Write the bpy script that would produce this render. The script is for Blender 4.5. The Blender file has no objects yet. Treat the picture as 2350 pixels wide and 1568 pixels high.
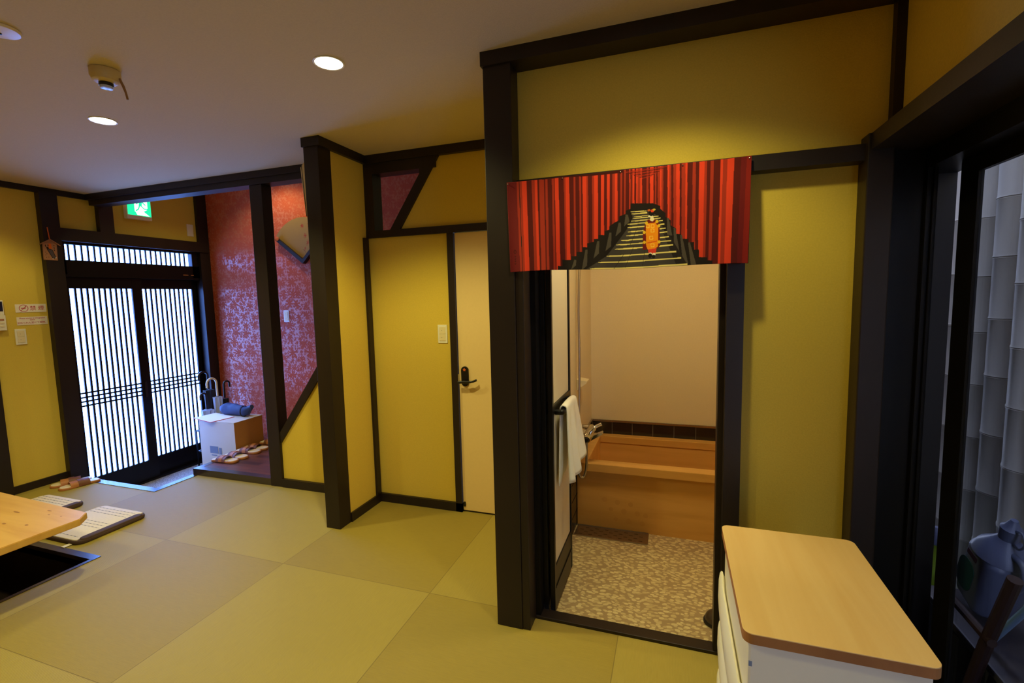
import bpy, bmesh, math, random
import numpy as np
from mathutils import Vector, Matrix, Euler

random.seed(7)
SC = bpy.context.scene
COL = SC.collection

# ------------------------------------------------------------------ camera
CAM_H = 1.45
F_PX = 1086.6
YAW, PITCH, ROLL = math.radians(-18.868), math.radians(-5.473), math.radians(1.324)
fw = Vector((math.sin(YAW)*math.cos(PITCH), math.cos(YAW)*math.cos(PITCH), math.sin(PITCH)))
rx = Vector((math.cos(YAW), -math.sin(YAW), 0))
dn = fw.cross(rx)
rx2 = math.cos(ROLL)*rx + math.sin(ROLL)*dn
dn2 = -math.sin(ROLL)*rx + math.cos(ROLL)*dn
cam = bpy.data.cameras.new('camera')
cam.sensor_fit = 'HORIZONTAL'; cam.sensor_width = 36.0
cam.lens = 36.0*F_PX/2350.0
cam.clip_start = 0.05; cam.clip_end = 200
co = bpy.data.objects.new('camera', cam); COL.objects.link(co)
m = Matrix(((rx2.x, -dn2.x, -fw.x, 0), (rx2.y, -dn2.y, -fw.y, 0), (rx2.z, -dn2.z, -fw.z, CAM_H), (0, 0, 0, 1)))
co.matrix_world = m
SC.camera = co

# ------------------------------------------------------------------ world, exposure
w = bpy.data.worlds.new('sky'); SC.world = w; w.use_nodes = True
bg = w.node_tree.nodes['Background']
bg.inputs[0].default_value = (0.42, 0.47, 0.66, 1); bg.inputs[1].default_value = 8.0
SC.view_settings.view_transform = 'Standard'
try: SC.view_settings.look = 'None'
except Exception: pass
SC.view_settings.exposure = 0.0
SC.view_settings.gamma = 1.0
SC.view_settings.use_curve_mapping = False
cy = SC.cycles
cy.use_denoising = True
cy.max_bounces = 8; cy.diffuse_bounces = 4; cy.glossy_bounces = 4; cy.transmission_bounces = 6; cy.transparent_max_bounces = 12
cy.sample_clamp_indirect = 4.0
cy.caustics_reflective = False; cy.caustics_refractive = False

LAMP_W = 62.0
WARM = (1.0, 0.93, 0.37)
DOOR_DAYLIGHT = ((0.14, 0.31, 1.0), 20.0)

# ------------------------------------------------------------------ helpers
def lin(c):
    c = c/255.0
    return c/12.92 if c <= 0.04045 else ((c+0.055)/1.055)**2.4
def S(r, g, b): return (lin(r), lin(g), lin(b))

def mat(name, col, rough=0.6, metal=0.0, spec=0.5, var=None, bump=None, emit=None, coat=0.0, grain=None):
    mt = bpy.data.materials.new(name); mt.use_nodes = True
    nt = mt.node_tree; n = nt.nodes; l = nt.links
    p = n['Principled BSDF']
    p.inputs['Base Color'].default_value = (*col, 1)
    p.inputs['Roughness'].default_value = rough
    p.inputs['Metallic'].default_value = metal
    p.inputs['Specular IOR Level'].default_value = spec
    p.inputs['Coat Weight'].default_value = coat
    p.inputs['Coat Roughness'].default_value = 0.15
    tc = n.new('ShaderNodeTexCoord')
    if grain:                                   # (scale vector, second colour, amount)
        mp = n.new('ShaderNodeMapping'); mp.inputs['Scale'].default_value = grain[0]
        l.new(tc.outputs['Object'], mp.inputs['Vector'])
        nz = n.new('ShaderNodeTexNoise'); nz.inputs['Scale'].default_value = 1.0; nz.inputs['Detail'].default_value = 6; nz.inputs['Distortion'].default_value = 0.6
        l.new(mp.outputs[0], nz.inputs['Vector'])
        rp = n.new('ShaderNodeValToRGB'); rp.color_ramp.elements[0].position = 0.35; rp.color_ramp.elements[1].position = 0.68
        rp.color_ramp.elements[0].color = (*col, 1); rp.color_ramp.elements[1].color = (*grain[1], 1)
        l.new(nz.outputs['Fac'], rp.inputs['Fac']); l.new(rp.outputs[0], p.inputs['Base Color'])
    elif var:                                   # (scale, amount)
        nz = n.new('ShaderNodeTexNoise'); nz.inputs['Scale'].default_value = var[0]; nz.inputs['Detail'].default_value = 4
        l.new(tc.outputs['Object'], nz.inputs['Vector'])
        mx = n.new('ShaderNodeMix'); mx.data_type = 'RGBA'
        a = var[1]
        mx.inputs['A'].default_value = (*[c*(1-a) for c in col], 1); mx.inputs['B'].default_value = (*[min(1, c*(1+a)) for c in col], 1)
        l.new(nz.outputs['Fac'], mx.inputs['Factor']); l.new(mx.outputs['Result'], p.inputs['Base Color'])
    if bump:                                    # (scale, strength)
        nb = n.new('ShaderNodeTexNoise'); nb.inputs['Scale'].default_value = bump[0]; nb.inputs['Detail'].default_value = 3
        l.new(tc.outputs['Object'], nb.inputs['Vector'])
        b = n.new('ShaderNodeBump'); b.inputs['Strength'].default_value = bump[1]; b.inputs['Distance'].default_value = 0.002
        l.new(nb.outputs['Fac'], b.inputs['Height']); l.new(b.outputs[0], p.inputs['Normal'])
    if emit:
        p.inputs['Emission Color'].default_value = (*emit[0], 1); p.inputs['Emission Strength'].default_value = emit[1]
    return mt

class NG:
    """small node-writing helper"""
    def __init__(s, mt): s.nt = mt.node_tree; s.n = s.nt.nodes; s.l = s.nt.links
    def add(s, t, **k):
        nd = s.n.new(t)
        for a, b in k.items(): setattr(nd, a, b)
        return nd
    def put(s, sock, v):
        if hasattr(v, 'is_linked') or hasattr(v, 'links'): s.l.new(v, sock)
        else: sock.default_value = v
    def math(s, op, a, b=0.0, c=0.0):
        nd = s.add('ShaderNodeMath', operation=op)
        s.put(nd.inputs[0], a); s.put(nd.inputs[1], b); s.put(nd.inputs[2], c)
        return nd.outputs[0]
    def mix(s, f, a, b):
        nd = s.add('ShaderNodeMix', data_type='RGBA')
        s.put(nd.inputs['Factor'], f); s.put(nd.inputs['A'], a); s.put(nd.inputs['B'], b)
        return nd.outputs['Result']

def attr_mat(name, rough=0.85, emit=0.0):
    mt = bpy.data.materials.new(name); mt.use_nodes = True
    g = NG(mt); p = g.n['Principled BSDF']
    a = g.add('ShaderNodeAttribute', attribute_name='print')
    g.l.new(a.outputs['Color'], p.inputs['Base Color'])
    p.inputs['Roughness'].default_value = rough; p.inputs['Specular IOR Level'].default_value = 0.2
    if emit:
        g.l.new(a.outputs['Color'], p.inputs['Emission Color']); p.inputs['Emission Strength'].default_value = emit
        p.inputs['Base Color'].default_value = (0, 0, 0, 1)
    return mt

def box(bm, x0, x1, y0, y1, z0, z1, bev=0.0):
    r = bmesh.ops.create_cube(bm, size=1.0)
    vs = r['verts']
    for v in vs:
        v.co = Vector(((x0+x1)/2+v.co.x*(x1-x0), (y0+y1)/2+v.co.y*(y1-y0), (z0+z1)/2+v.co.z*(z1-z0)))
    if bev > 0:
        es = list({e for v in vs for e in v.link_edges})
        bmesh.ops.bevel(bm, geom=es, offset=bev, segments=2, affect='EDGES', profile=0.6)
    return bm
def nb(*boxes, bev=0.0):
    bm = bmesh.new()
    for b in boxes: box(bm, *b, bev=bev)
    return bm
def prism(bm, pts, d0, d1, axis='y'):
    """extrude a 2-D outline; axis y: pts are (x,z); axis x: (y,z); axis z: (x,y)"""
    def P(a, b, d): return {'y': (a, d, b), 'x': (d, a, b), 'z': (a, b, d)}[axis]
    A = [bm.verts.new(P(a, b, d0)) for a, b in pts]; B = [bm.verts.new(P(a, b, d1)) for a, b in pts]
    k = len(pts)
    bm.faces.new(A); bm.faces.new(B[::-1])
    for i in range(k): bm.faces.new((A[i], B[i], B[(i+1) % k], A[(i+1) % k]))
    bmesh.ops.recalc_face_normals(bm, faces=bm.faces)
    return bm
def tube(bm, path, r, seg=12, cap=True):
    path = [Vector(p) for p in path]; rings = []
    up = Vector((0, 0, 1)); prev = None
    for i, p in enumerate(path):
        t = (path[min(i+1, len(path)-1)]-path[max(i-1, 0)]).normalized()
        if prev is None:
            a = t.cross(up)
            if a.length < 1e-3: a = t.cross(Vector((1, 0, 0)))
            a.normalize()
        else:
            a = (prev-t*prev.dot(t)).normalized()
        prev = a; b = t.cross(a)
        rr = r[i] if isinstance(r, (list, tuple)) else r
        rings.append([bm.verts.new(p+a*math.cos(2*math.pi*k/seg)*rr+b*math.sin(2*math.pi*k/seg)*rr) for k in range(seg)])
    for i in range(len(rings)-1):
        for k in range(seg):
            bm.faces.new((rings[i][k], rings[i][(k+1) % seg], rings[i+1][(k+1) % seg], rings[i+1][k]))
    if cap: bm.faces.new(rings[0][::-1]); bm.faces.new(rings[-1])
    bmesh.ops.recalc_face_normals(bm, faces=bm.faces)
    return bm
def lathe(bm, prof, seg=32, mtx=None, cap=True):
    rings = []
    for r, z in prof:
        rings.append([bm.verts.new((r*math.cos(2*math.pi*k/seg), r*math.sin(2*math.pi*k/seg), z)) for k in range(seg)])
    for i in range(len(rings)-1):
        for k in range(seg):
            bm.faces.new((rings[i][k], rings[i][(k+1) % seg], rings[i+1][(k+1) % seg], rings[i+1][k]))
    if cap: bm.faces.new(rings[0][::-1]); bm.faces.new(rings[-1])
    bmesh.ops.recalc_face_normals(bm, faces=bm.faces)
    if mtx is not None: bmesh.ops.transform(bm, matrix=mtx, verts=bm.verts)
    return bm
def smooth_path(pts, n=8):
    pts = [Vector(p) for p in pts]; out = []
    P = [pts[0]]+pts+[pts[-1]]
    for i in range(1, len(P)-2):
        for k in range(n):
            t = k/n
            a, b, c, d = P[i-1], P[i], P[i+1], P[i+2]
            out.append(0.5*((2*b)+(c-a)*t+(2*a-5*b+4*c-d)*t*t+(3*b-a-3*c+d)*t**3))
    out.append(pts[-1]); return out
def rrect(x0, x1, y0, y1, r, n=6):
    o = []
    for cx, cy_, a0 in ((x1-r, y1-r, 0), (x0+r, y1-r, 90), (x0+r, y0+r, 180), (x1-r, y0+r, 270)):
        for k in range(n+1):
            a = math.radians(a0+90*k/n); o.append((cx+r*math.cos(a), cy_+r*math.sin(a)))
    return o
def pillow(bm, pts, d0, d1, edge, axis='z'):
    """prism with a soft bevelled rim"""
    prism(bm, pts, d0, d1, axis)
    k = {'x': 0, 'y': 1, 'z': 2}[axis]
    es = [e for e in bm.edges if abs(e.verts[0].co[k]-e.verts[1].co[k]) < 1e-6]
    bmesh.ops.bevel(bm, geom=es, offset=edge, segments=3, affect='EDGES', profile=0.5)
    return bm

def obj(name, bm, m, parent=None, smooth=False):
    """links one mesh object; bm is in world space, or in the parent's own space when the parent is an Empty made by thing(local=True)"""
    if parent is not None and not parent.get('_local'):
        off = Vector(parent['_base'])
        bmesh.ops.translate(bm, vec=-off, verts=bm.verts)
    me = bpy.data.meshes.new(name); bm.to_mesh(me); bm.free()
    o = bpy.data.objects.new(name, me); COL.objects.link(o)
    for x in (m if isinstance(m, (list, tuple)) else [m]): me.materials.append(x)
    if smooth:
        for p in me.polygons: p.use_smooth = True
    o['_base'] = tuple(parent['_base']) if parent is not None else (0, 0, 0)
    if parent is not None:
        o.parent = parent
        if parent.get('_local'): o['_local'] = 1
        if parent.type == 'MESH': pass
    return o
def soft(o, ang=40):
    me = o.data
    for p in me.polygons: p.use_smooth = True
    try: me.set_sharp_from_angle(angle=math.radians(ang))
    except Exception: pass
    return o
def thing(name, loc, label, cat, group=None, rz=0.0, local=False):
    o = bpy.data.objects.new(name, None); COL.objects.link(o)
    o.empty_display_size = 0.05
    o.location = loc; o.rotation_euler = (0, 0, rz)
    o['_base'] = tuple(loc)
    if local: o['_local'] = 1
    o['label'] = label; o['category'] = cat
    if group: o['group'] = group
    return o
def tag(o, label, cat, group=None):
    o['label'] = label; o['category'] = cat
    if group: o['group'] = group
    return o
def struct(name, bm, m, label=None, cat=None, parent=None):
    o = obj(name, bm, m, parent)
    if parent is None:
        o['kind'] = 'structure'
        if label: o['label'] = label; o['category'] = cat or name.split('_')[0]
    return o
TRIMS = [0]
def trim(bm, label, m=None, cat='post'):
    TRIMS[0] += 1
    return struct('trim_%d' % TRIMS[0], bm, m or M['dark_wood'], label, cat)
def frame_empty(name, loc, label, cat):
    o = thing(name, loc, label, cat); o['kind'] = 'structure'; return o

# ---- printed pictures, kept in a colour attribute of a fine mesh
class Canvas:
    def __init__(s, w_, h_, bgc):
        s.w, s.h = w_, h_
        s.a = np.zeros((h_, w_, 3)); s.a[:] = S(*bgc)
        s.X, s.Y = np.meshgrid((np.arange(w_)+0.5)/w_, (np.arange(h_)+0.5)/h_)
    def poly(s, pts, c):
        ins = np.zeros(s.X.shape, bool); j = len(pts)-1
        for i in range(len(pts)):
            xi, yi = pts[i]; xj, yj = pts[j]
            if yi != yj:
                ins ^= ((yi > s.Y) != (yj > s.Y)) & (s.X < (xj-xi)*(s.Y-yi)/(yj-yi)+xi)
            j = i
        s.a[ins] = S(*c)
    def ell(s, cx, cy_, rx_, ry_, c, ring=None):
        d = ((s.X-cx)/rx_)**2+((s.Y-cy_)/ry_)**2
        k = d < 1
        if ring: k &= d > (1-ring)**2
        s.a[k] = S(*c)
    def line(s, p, q, th, c, asp=1.0):
        px, py = p[0]*asp, p[1]; dx, dy = q[0]*asp-px, q[1]-py
        L2 = dx*dx+dy*dy+1e-12
        t = np.clip(((s.X*asp-px)*dx+(s.Y-py)*dy)/L2, 0, 1)
        s.a[np.hypot(s.X*asp-px-t*dx, s.Y-py-t*dy) < th/2] = S(*c)
def print_mesh(name, cv, fn, m, parent=None, solid=0.0):
    """grid whose vertices carry the canvas colours; fn(u,v)->world point (v down)"""
    W_, H_ = cv.w, cv.h
    base = Vector(parent['_base']) if parent is not None and not parent.get('_local') else Vector((0, 0, 0))
    vs = [fn((i+0.5)/W_ if 0 < i < W_-1 else (0 if i == 0 else 1), (j+0.5)/H_ if 0 < j < H_-1 else (0 if j == 0 else 1))-base for j in range(H_) for i in range(W_)]
    fs = [(j*W_+i, (j+1)*W_+i, (j+1)*W_+i+1, j*W_+i+1) for j in range(H_-1) for i in range(W_-1)]
    me = bpy.data.meshes.new(name); me.from_pydata(vs, [], fs)
    at = me.color_attributes.new('print', 'FLOAT_COLOR', 'POINT')
    buf = np.ones((H_*W_, 4)); buf[:, :3] = cv.a.reshape(-1, 3)
    at.data.foreach_set('color', buf.ravel())
    me.materials.append(m)
    for p in me.polygons: p.use_smooth = True
    o = bpy.data.objects.new(name, me); COL.objects.link(o)
    o['_base'] = tuple(base)
    if parent is not None: o.parent = parent
    if solid:
        md = o.modifiers.new('thickness', 'SOLIDIFY'); md.thickness = solid; md.offset = 0
    return o
def text_bm(body, size, mtx, align='LEFT'):
    cu = bpy.data.curves.new('lettering', 'FONT'); cu.body = body; cu.size = size; cu.align_x = align
    cu.extrude = 0.0003; cu.resolution_u = 3
    o = bpy.data.objects.new('lettering', cu); COL.objects.link(o)
    dg = bpy.context.evaluated_depsgraph_get()
    me = bpy.data.meshes.new_from_object(o.evaluated_get(dg))
    bm = bmesh.new(); bm.from_mesh(me)
    bmesh.ops.transform(bm, matrix=mtx, verts=bm.verts)
    bpy.data.objects.remove(o); bpy.data.curves.remove(cu); bpy.data.meshes.remove(me)
    return bm

# ------------------------------------------------------------------ materials
M = {}
M['dark_wood'] = mat('dark_stained_wood', S(37, 26, 23), 0.42, spec=0.4, grain=((6, 6, 1.2), S(29, 20, 18)), bump=(90, 0.12))
M['floor_trim'] = mat('varnished_dark_edge', S(50, 38, 36), 0.27, spec=1.0, grain=((6, 6, 1.2), S(40, 30, 28)))
M['black_alu'] = mat('black_aluminium', S(13, 10, 11), 0.36, spec=0.25, var=(40, 0.05))
M['yellow'] = mat('yellow_wallpaper', S(218, 186, 74), 0.85, spec=0.25, var=(160, 0.10), bump=(260, 0.35))
M['ceiling'] = mat('cream_ceiling_paper', S(208, 190, 154), 0.9, spec=0.2, var=(120, 0.07), bump=(200, 0.5))
M['cream_wall'] = mat('cream_bath_panel', S(226, 206, 168), 0.55, spec=0.35, var=(120, 0.05), bump=(300, 0.2))
M['cream_door'] = mat('cream_door_sheet', S(228, 196, 138), 0.5, spec=0.4, var=(60, 0.03))
M['white_plastic'] = mat('white_plastic', S(236, 228, 208), 0.35, spec=0.5, var=(30, 0.02))
M['cream_plastic'] = mat('cream_plastic', S(232, 214, 170), 0.4, var=(30, 0.02))
M['black_plastic'] = mat('black_plastic', S(20, 17, 16), 0.3, spec=0.5)
M['chrome'] = mat('chrome', (0.75, 0.72, 0.66), 0.12, metal=1.0)
M['steel'] = mat('brushed_steel', (0.42, 0.36, 0.3), 0.35, metal=1.0, var=(80, 0.1))
M['hinoki'] = mat('cypress_wood', S(228, 174, 92), 0.45, grain=((1.2, 14, 14), S(214, 158, 76)))
M['pine'] = mat('pine_table_wood', S(216, 168, 88), 0.42, grain=((1.6, 16, 8), S(202, 150, 70)))
M['maple'] = mat('maple_board', S(230, 190, 126), 0.42, grain=((22, 1.4, 8), S(222, 178, 112)))
M['maple_edge'] = mat('maple_edge_band', S(170, 112, 58), 0.5, grain=((12, 2, 8), S(150, 96, 46)))
M['black_tile'] = mat('black_tile', S(30, 26, 26), 0.18, spec=0.6)
M['grout'] = mat('grey_grout', S(120, 104, 86), 0.8)
M['frost'] = mat('frosted_cream_panel', S(222, 208, 176), 0.5, spec=0.4, bump=(300, 0.2))
M['towel'] = mat('white_towelling', S(246, 240, 224), 0.95, spec=0.1, bump=(700, 0.8))
M['tan'] = mat('tan_leather', S(178, 112, 66), 0.5, var=(60, 0.12))
M['brown_strap'] = mat('brown_woven_strap', S(116, 68, 46), 0.5, var=(140, 0.25), bump=(300, 0.5))
M['insole'] = mat('pale_insole', S(226, 208, 186), 0.38, var=(80, 0.04))
M['rubber'] = mat('black_rubber', S(24, 20, 20), 0.55)
M['rush'] = mat('woven_rush', S(232, 216, 200), 0.75, var=(90, 0.08), bump=(400, 0.5))
M['brown_cloth'] = mat('dark_brown_cloth', S(78, 56, 48), 0.85, var=(200, 0.12), bump=(500, 0.4))
M['indigo'] = mat('indigo_thread', S(92, 88, 108), 0.9)
M['cardboard'] = mat('brown_cardboard', S(176, 116, 58), 0.8, var=(20, 0.08))
M['white_card'] = mat('white_coated_card', S(214, 206, 196), 0.6, var=(8, 0.04))
M['paper'] = mat('white_paper', S(250, 246, 240), 0.7)
M['red_paper'] = mat('red_paper_edge', S(206, 40, 60), 0.7)
M['navy'] = mat('navy_nylon', S(40, 56, 106), 0.6, var=(40, 0.12), bump=(120, 0.3))
M['cord'] = mat('black_cord', S(22, 20, 26), 0.7)
M['sign_white'] = mat('sign_paper', S(240, 226, 206), 0.6)
M['sign_red'] = mat('red_print', S(190, 50, 60), 0.6)
M['gold'] = mat('gold_paper', S(150, 112, 62), 0.5, var=(90, 0.12))
M['grey_conc'] = mat('grey_concrete', S(108, 106, 108), 0.9, var=(30, 0.15))
M['label_blue'] = mat('grey_blue_print', S(120, 132, 160), 0.7, var=(260, 0.2))
M['pole_wood'] = mat('dark_red_pole', S(46, 24, 22), 0.5)
M['blue_pole'] = mat('pale_blue_pole', S(120, 150, 190), 0.35)
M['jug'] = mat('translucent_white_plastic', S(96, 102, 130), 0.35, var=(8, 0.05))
M['jug_green'] = mat('green_label', S(24, 72, 70), 0.5, var=(30, 0.2))
M['jug_red'] = mat('dark_red_label', S(58, 22, 44), 0.5)
M['lime'] = mat('lime_plastic', S(120, 146, 34), 0.4)
M['leaf_brown'] = mat('dry_leaf', S(196, 92, 40), 0.8)
M['orange'] = mat('orange_cord', S(204, 92, 34), 0.7)
M['plywood'] = mat('plain_plaque_wood', S(156, 106, 68), 0.6, grain=((3, 30, 3), S(164, 112, 74)))
M['bulb'] = mat('lamp_diffuser', (0.9, 0.85, 0.7), 0.5, emit=((1.0, 0.93, 0.80), 14.0))
M['pane_light'] = mat('daylit_frosted_pane', (0.8, 0.85, 0.9), 0.5, emit=DOOR_DAYLIGHT)
M['print'] = attr_mat('printed_cloth', 0.9)
M['print_paper'] = attr_mat('printed_paper', 0.6)
M['print_lit'] = attr_mat('backlit_print', 0.4, emit=2.4)

# clear glass
mt = bpy.data.materials.new('clear_glass'); mt.use_nodes = True; g = NG(mt)
for nd in list(g.n):
    if nd.type == 'BSDF_PRINCIPLED': g.n.remove(nd)
tr = g.add('ShaderNodeBsdfTransparent'); tr.inputs[0].default_value = (0.86, 0.89, 0.92, 1)
gl = g.add('ShaderNodeBsdfGlossy'); gl.inputs['Roughness'].default_value = 0.02
fr = g.add('ShaderNodeFresnel'); ge = g.add('ShaderNodeNewGeometry'); g.put(fr.inputs[0], g.math('SUBTRACT', 1.5, g.math('MULTIPLY', ge.outputs['Backfacing'], 1.5-1/1.5)))
ms = g.add('ShaderNodeMixShader')
g.l.new(fr.outputs[0], ms.inputs[0]); g.l.new(tr.outputs[0], ms.inputs[1]); g.l.new(gl.outputs[0], ms.inputs[2])
g.l.new(ms.outputs[0], g.n['Material Output'].inputs[0]); M['glass'] = mt
# clear umbrella plastic
mt = bpy.data.materials.new('clear_vinyl'); mt.use_nodes = True; g = NG(mt); p = g.n['Principled BSDF']
p.inputs['Base Color'].default_value = (0.7, 0.78, 0.95, 1); p.inputs['Roughness'].default_value = 0.2
p.inputs['Alpha'].default_value = 0.55; M['vinyl'] = mt

# tatami: half mats laid in a checker, weave turned on every other mat
mt = bpy.data.materials.new('tatami_matting'); mt.use_nodes = True; g = NG(mt); p = g.n['Principled BSDF']
tc = g.add('ShaderNodeTexCoord'); sp = g.add('ShaderNodeSeparateXYZ'); g.l.new(tc.outputs['Object'], sp.inputs[0])
fx = g.math('DIVIDE', g.math('ADD', sp.outputs[0], 2.04), 0.915); fy = g.math('DIVIDE', g.math('SUBTRACT', sp.outputs[1], 1.95), 0.87)
par = g.math('MODULO', g.math('ADD', g.math('FLOOR', fx), g.math('ADD', g.math('FLOOR', fy), 100.0)), 2.0)
ex = g.math('ABSOLUTE', g.math('SUBTRACT', g.math('FRACT', g.math('ADD', fx, 0.5)), 0.5)); ey = g.math('ABSOLUTE', g.math('SUBTRACT', g.math('FRACT', g.math('ADD', fy, 0.5)), 0.5))
seam = g.math('LESS_THAN', g.math('MINIMUM', ex, ey), 0.0022)
along = g.math('ADD', g.math('MULTIPLY', par, sp.outputs[0]), g.math('MULTIPLY', g.math('SUBTRACT', 1.0, par), sp.outputs[1]))
across = g.math('ADD', g.math('MULTIPLY', par, sp.outputs[1]), g.math('MULTIPLY', g.math('SUBTRACT', 1.0, par), sp.outputs[0]))
cmb = g.add('ShaderNodeCombineXYZ'); g.put(cmb.inputs[0], g.math('MULTIPLY', along, 260.0)); g.put(cmb.inputs[1], g.math('MULTIPLY', across, 14.0)); g.put(cmb.inputs[2], par)
nz = g.add('ShaderNodeTexNoise'); nz.inputs['Scale'].default_value = 1.0; nz.inputs['Detail'].default_value = 3; g.l.new(cmb.outputs[0], nz.inputs['Vector'])
rib = g.math('SINE', g.math('MULTIPLY', across, 1700.0)); rush = g.math('SINE', g.math('MULTIPLY', along, 1900.0))
lo = g.mix(par, (*S(147, 126, 55), 1), (*S(158, 138, 63), 1)); hi = g.mix(par, (*S(163, 141, 62), 1), (*S(172, 151, 72), 1))  # every other mat coloured lighter, painting in the sheen of its turned weave
c1 = g.mix(nz.outputs['Fac'], lo, hi)
c2 = g.mix(g.math('MULTIPLY', g.math('GREATER_THAN', rib, 0.55), 0.10), c1, (*S(140, 116, 56), 1))
c3 = g.mix(g.math('MULTIPLY', seam, 0.55), c2, (*S(96, 78, 40), 1))
g.l.new(c3, p.inputs['Base Color']); p.inputs['Roughness'].default_value = 0.62; p.inputs['Specular IOR Level'].default_value = 0.35
bp = g.add('ShaderNodeBump'); bp.inputs['Strength'].default_value = 0.25; bp.inputs['Distance'].default_value = 0.001
g.l.new(g.math('ADD', rib, g.math('MULTIPLY', rush, 0.5)), bp.inputs['Height']); g.l.new(bp.outputs[0], p.inputs['Normal'])
M['tatami'] = mt

def pebble_mat(name, scale, c_a, c_b, c_m, dark, size=0.40):
    """two scatterings of rounded oval pebbles, long axes crossed, set in mortar"""
    mt = bpy.data.materials.new(name); mt.use_nodes = True; g = NG(mt); p = g.n['Principled BSDF']
    tc = g.add('ShaderNodeTexCoord')
    ns = g.add('ShaderNodeTexNoise'); ns.inputs['Scale'].default_value = scale*0.22; ns.inputs['Detail'].default_value = 1
    g.l.new(tc.outputs['Object'], ns.inputs['Vector'])
    av = g.add('ShaderNodeVectorMath', operation='MULTIPLY_ADD'); g.l.new(ns.outputs['Color'], av.inputs[0]); k = 1.6/scale; av.inputs[1].default_value = (k, k, 0); g.l.new(tc.outputs['Object'], av.inputs[2])
    def layer(rot, sx_, sy_, off):
        mp = g.add('ShaderNodeMapping'); mp.inputs['Rotation'].default_value = (0, 0, rot); mp.inputs['Scale'].default_value = (sx_, sy_, 1); mp.inputs['Location'].default_value = (off, off*0.7, 0)
        g.l.new(av.outputs[0], mp.inputs[0])
        v = g.add('ShaderNodeTexVoronoi', voronoi_dimensions='2D', feature='F1'); v.inputs['Scale'].default_value = scale; v.inputs['Randomness'].default_value = 0.85
        g.l.new(mp.outputs[0], v.inputs['Vector'])
        sc = g.add('ShaderNodeSeparateColor'); g.l.new(v.outputs['Color'], sc.inputs[0])
        r = g.math('MULTIPLY', size, g.math('ADD', 0.55, g.math('MULTIPLY', sc.outputs[1], 0.45)))
        h = g.math('SUBTRACT', r, v.outputs['Distance'])
        return h, sc.outputs[0]
    h1, r1 = layer(0.5, 0.75, 1.25, 0.0); h2, r2 = layer(-0.9, 0.8, 1.35, 3.1)
    use2 = g.math('GREATER_THAN', h2, h1); h = g.math('MAXIMUM', h1, h2)
    rnd = g.math('ADD', g.math('MULTIPLY', use2, r2), g.math('MULTIPLY', g.math('SUBTRACT', 1.0, use2), r1))
    inside = g.math('MINIMUM', g.math('MAXIMUM', g.math('MULTIPLY', h, 26.0), 0.0), 1.0)
    big = g.add('ShaderNodeTexNoise'); big.inputs['Scale'].default_value = 5.0; big.inputs['Detail'].default_value = 4; g.l.new(tc.outputs['Object'], big.inputs['Vector'])
    mort = g.mix(big.outputs['Fac'], (*c_m, 1), (*dark, 1))
    stone = g.mix(rnd, (*c_a, 1), (*c_b, 1))
    g.l.new(g.mix(inside, mort, stone), p.inputs['Base Color']); p.inputs['Roughness'].default_value = 0.5
    bp = g.add('ShaderNodeBump'); bp.inputs['Strength'].default_value = 0.3; bp.inputs['Distance'].default_value = 0.003
    g.l.new(g.math('MINIMUM', g.math('MAXIMUM', h, 0.0), 0.15), bp.inputs['Height']); g.l.new(bp.outputs[0], p.inputs['Normal'])
    return mt
M['pebble'] = pebble_mat('washed_pebble_floor', 34.0, S(196, 172, 124), S(230, 212, 160), S(184, 158, 116), S(164, 138, 102))
M['genkan'] = pebble_mat('fine_gravel_floor', 120.0, S(150, 140, 132), S(222, 214, 208), S(104, 96, 94), S(84, 78, 78))

# plank step
mt = bpy.data.materials.new('dark_plank_floor'); mt.use_nodes = True; g = NG(mt); p = g.n['Principled BSDF']
tc = g.add('ShaderNodeTexCoord'); br = g.add('ShaderNodeTexBrick'); g.l.new(tc.outputs['Object'], br.inputs['Vector'])
br.inputs['Scale'].default_value = 1.0; br.inputs['Brick Width'].default_value = 0.42; br.inputs['Row Height'].default_value = 0.055; br.inputs['Mortar Size'].default_value = 0.0012
br.inputs['Color1'].default_value = (*S(112, 62, 42), 1); br.inputs['Color2'].default_value = (*S(62, 36, 30), 1); br.inputs['Mortar'].default_value = (*S(22, 14, 12), 1)
g.l.new(br.outputs['Color'], p.inputs['Base Color']); p.inputs['Roughness'].default_value = 0.33; M['plank'] = mt

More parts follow.
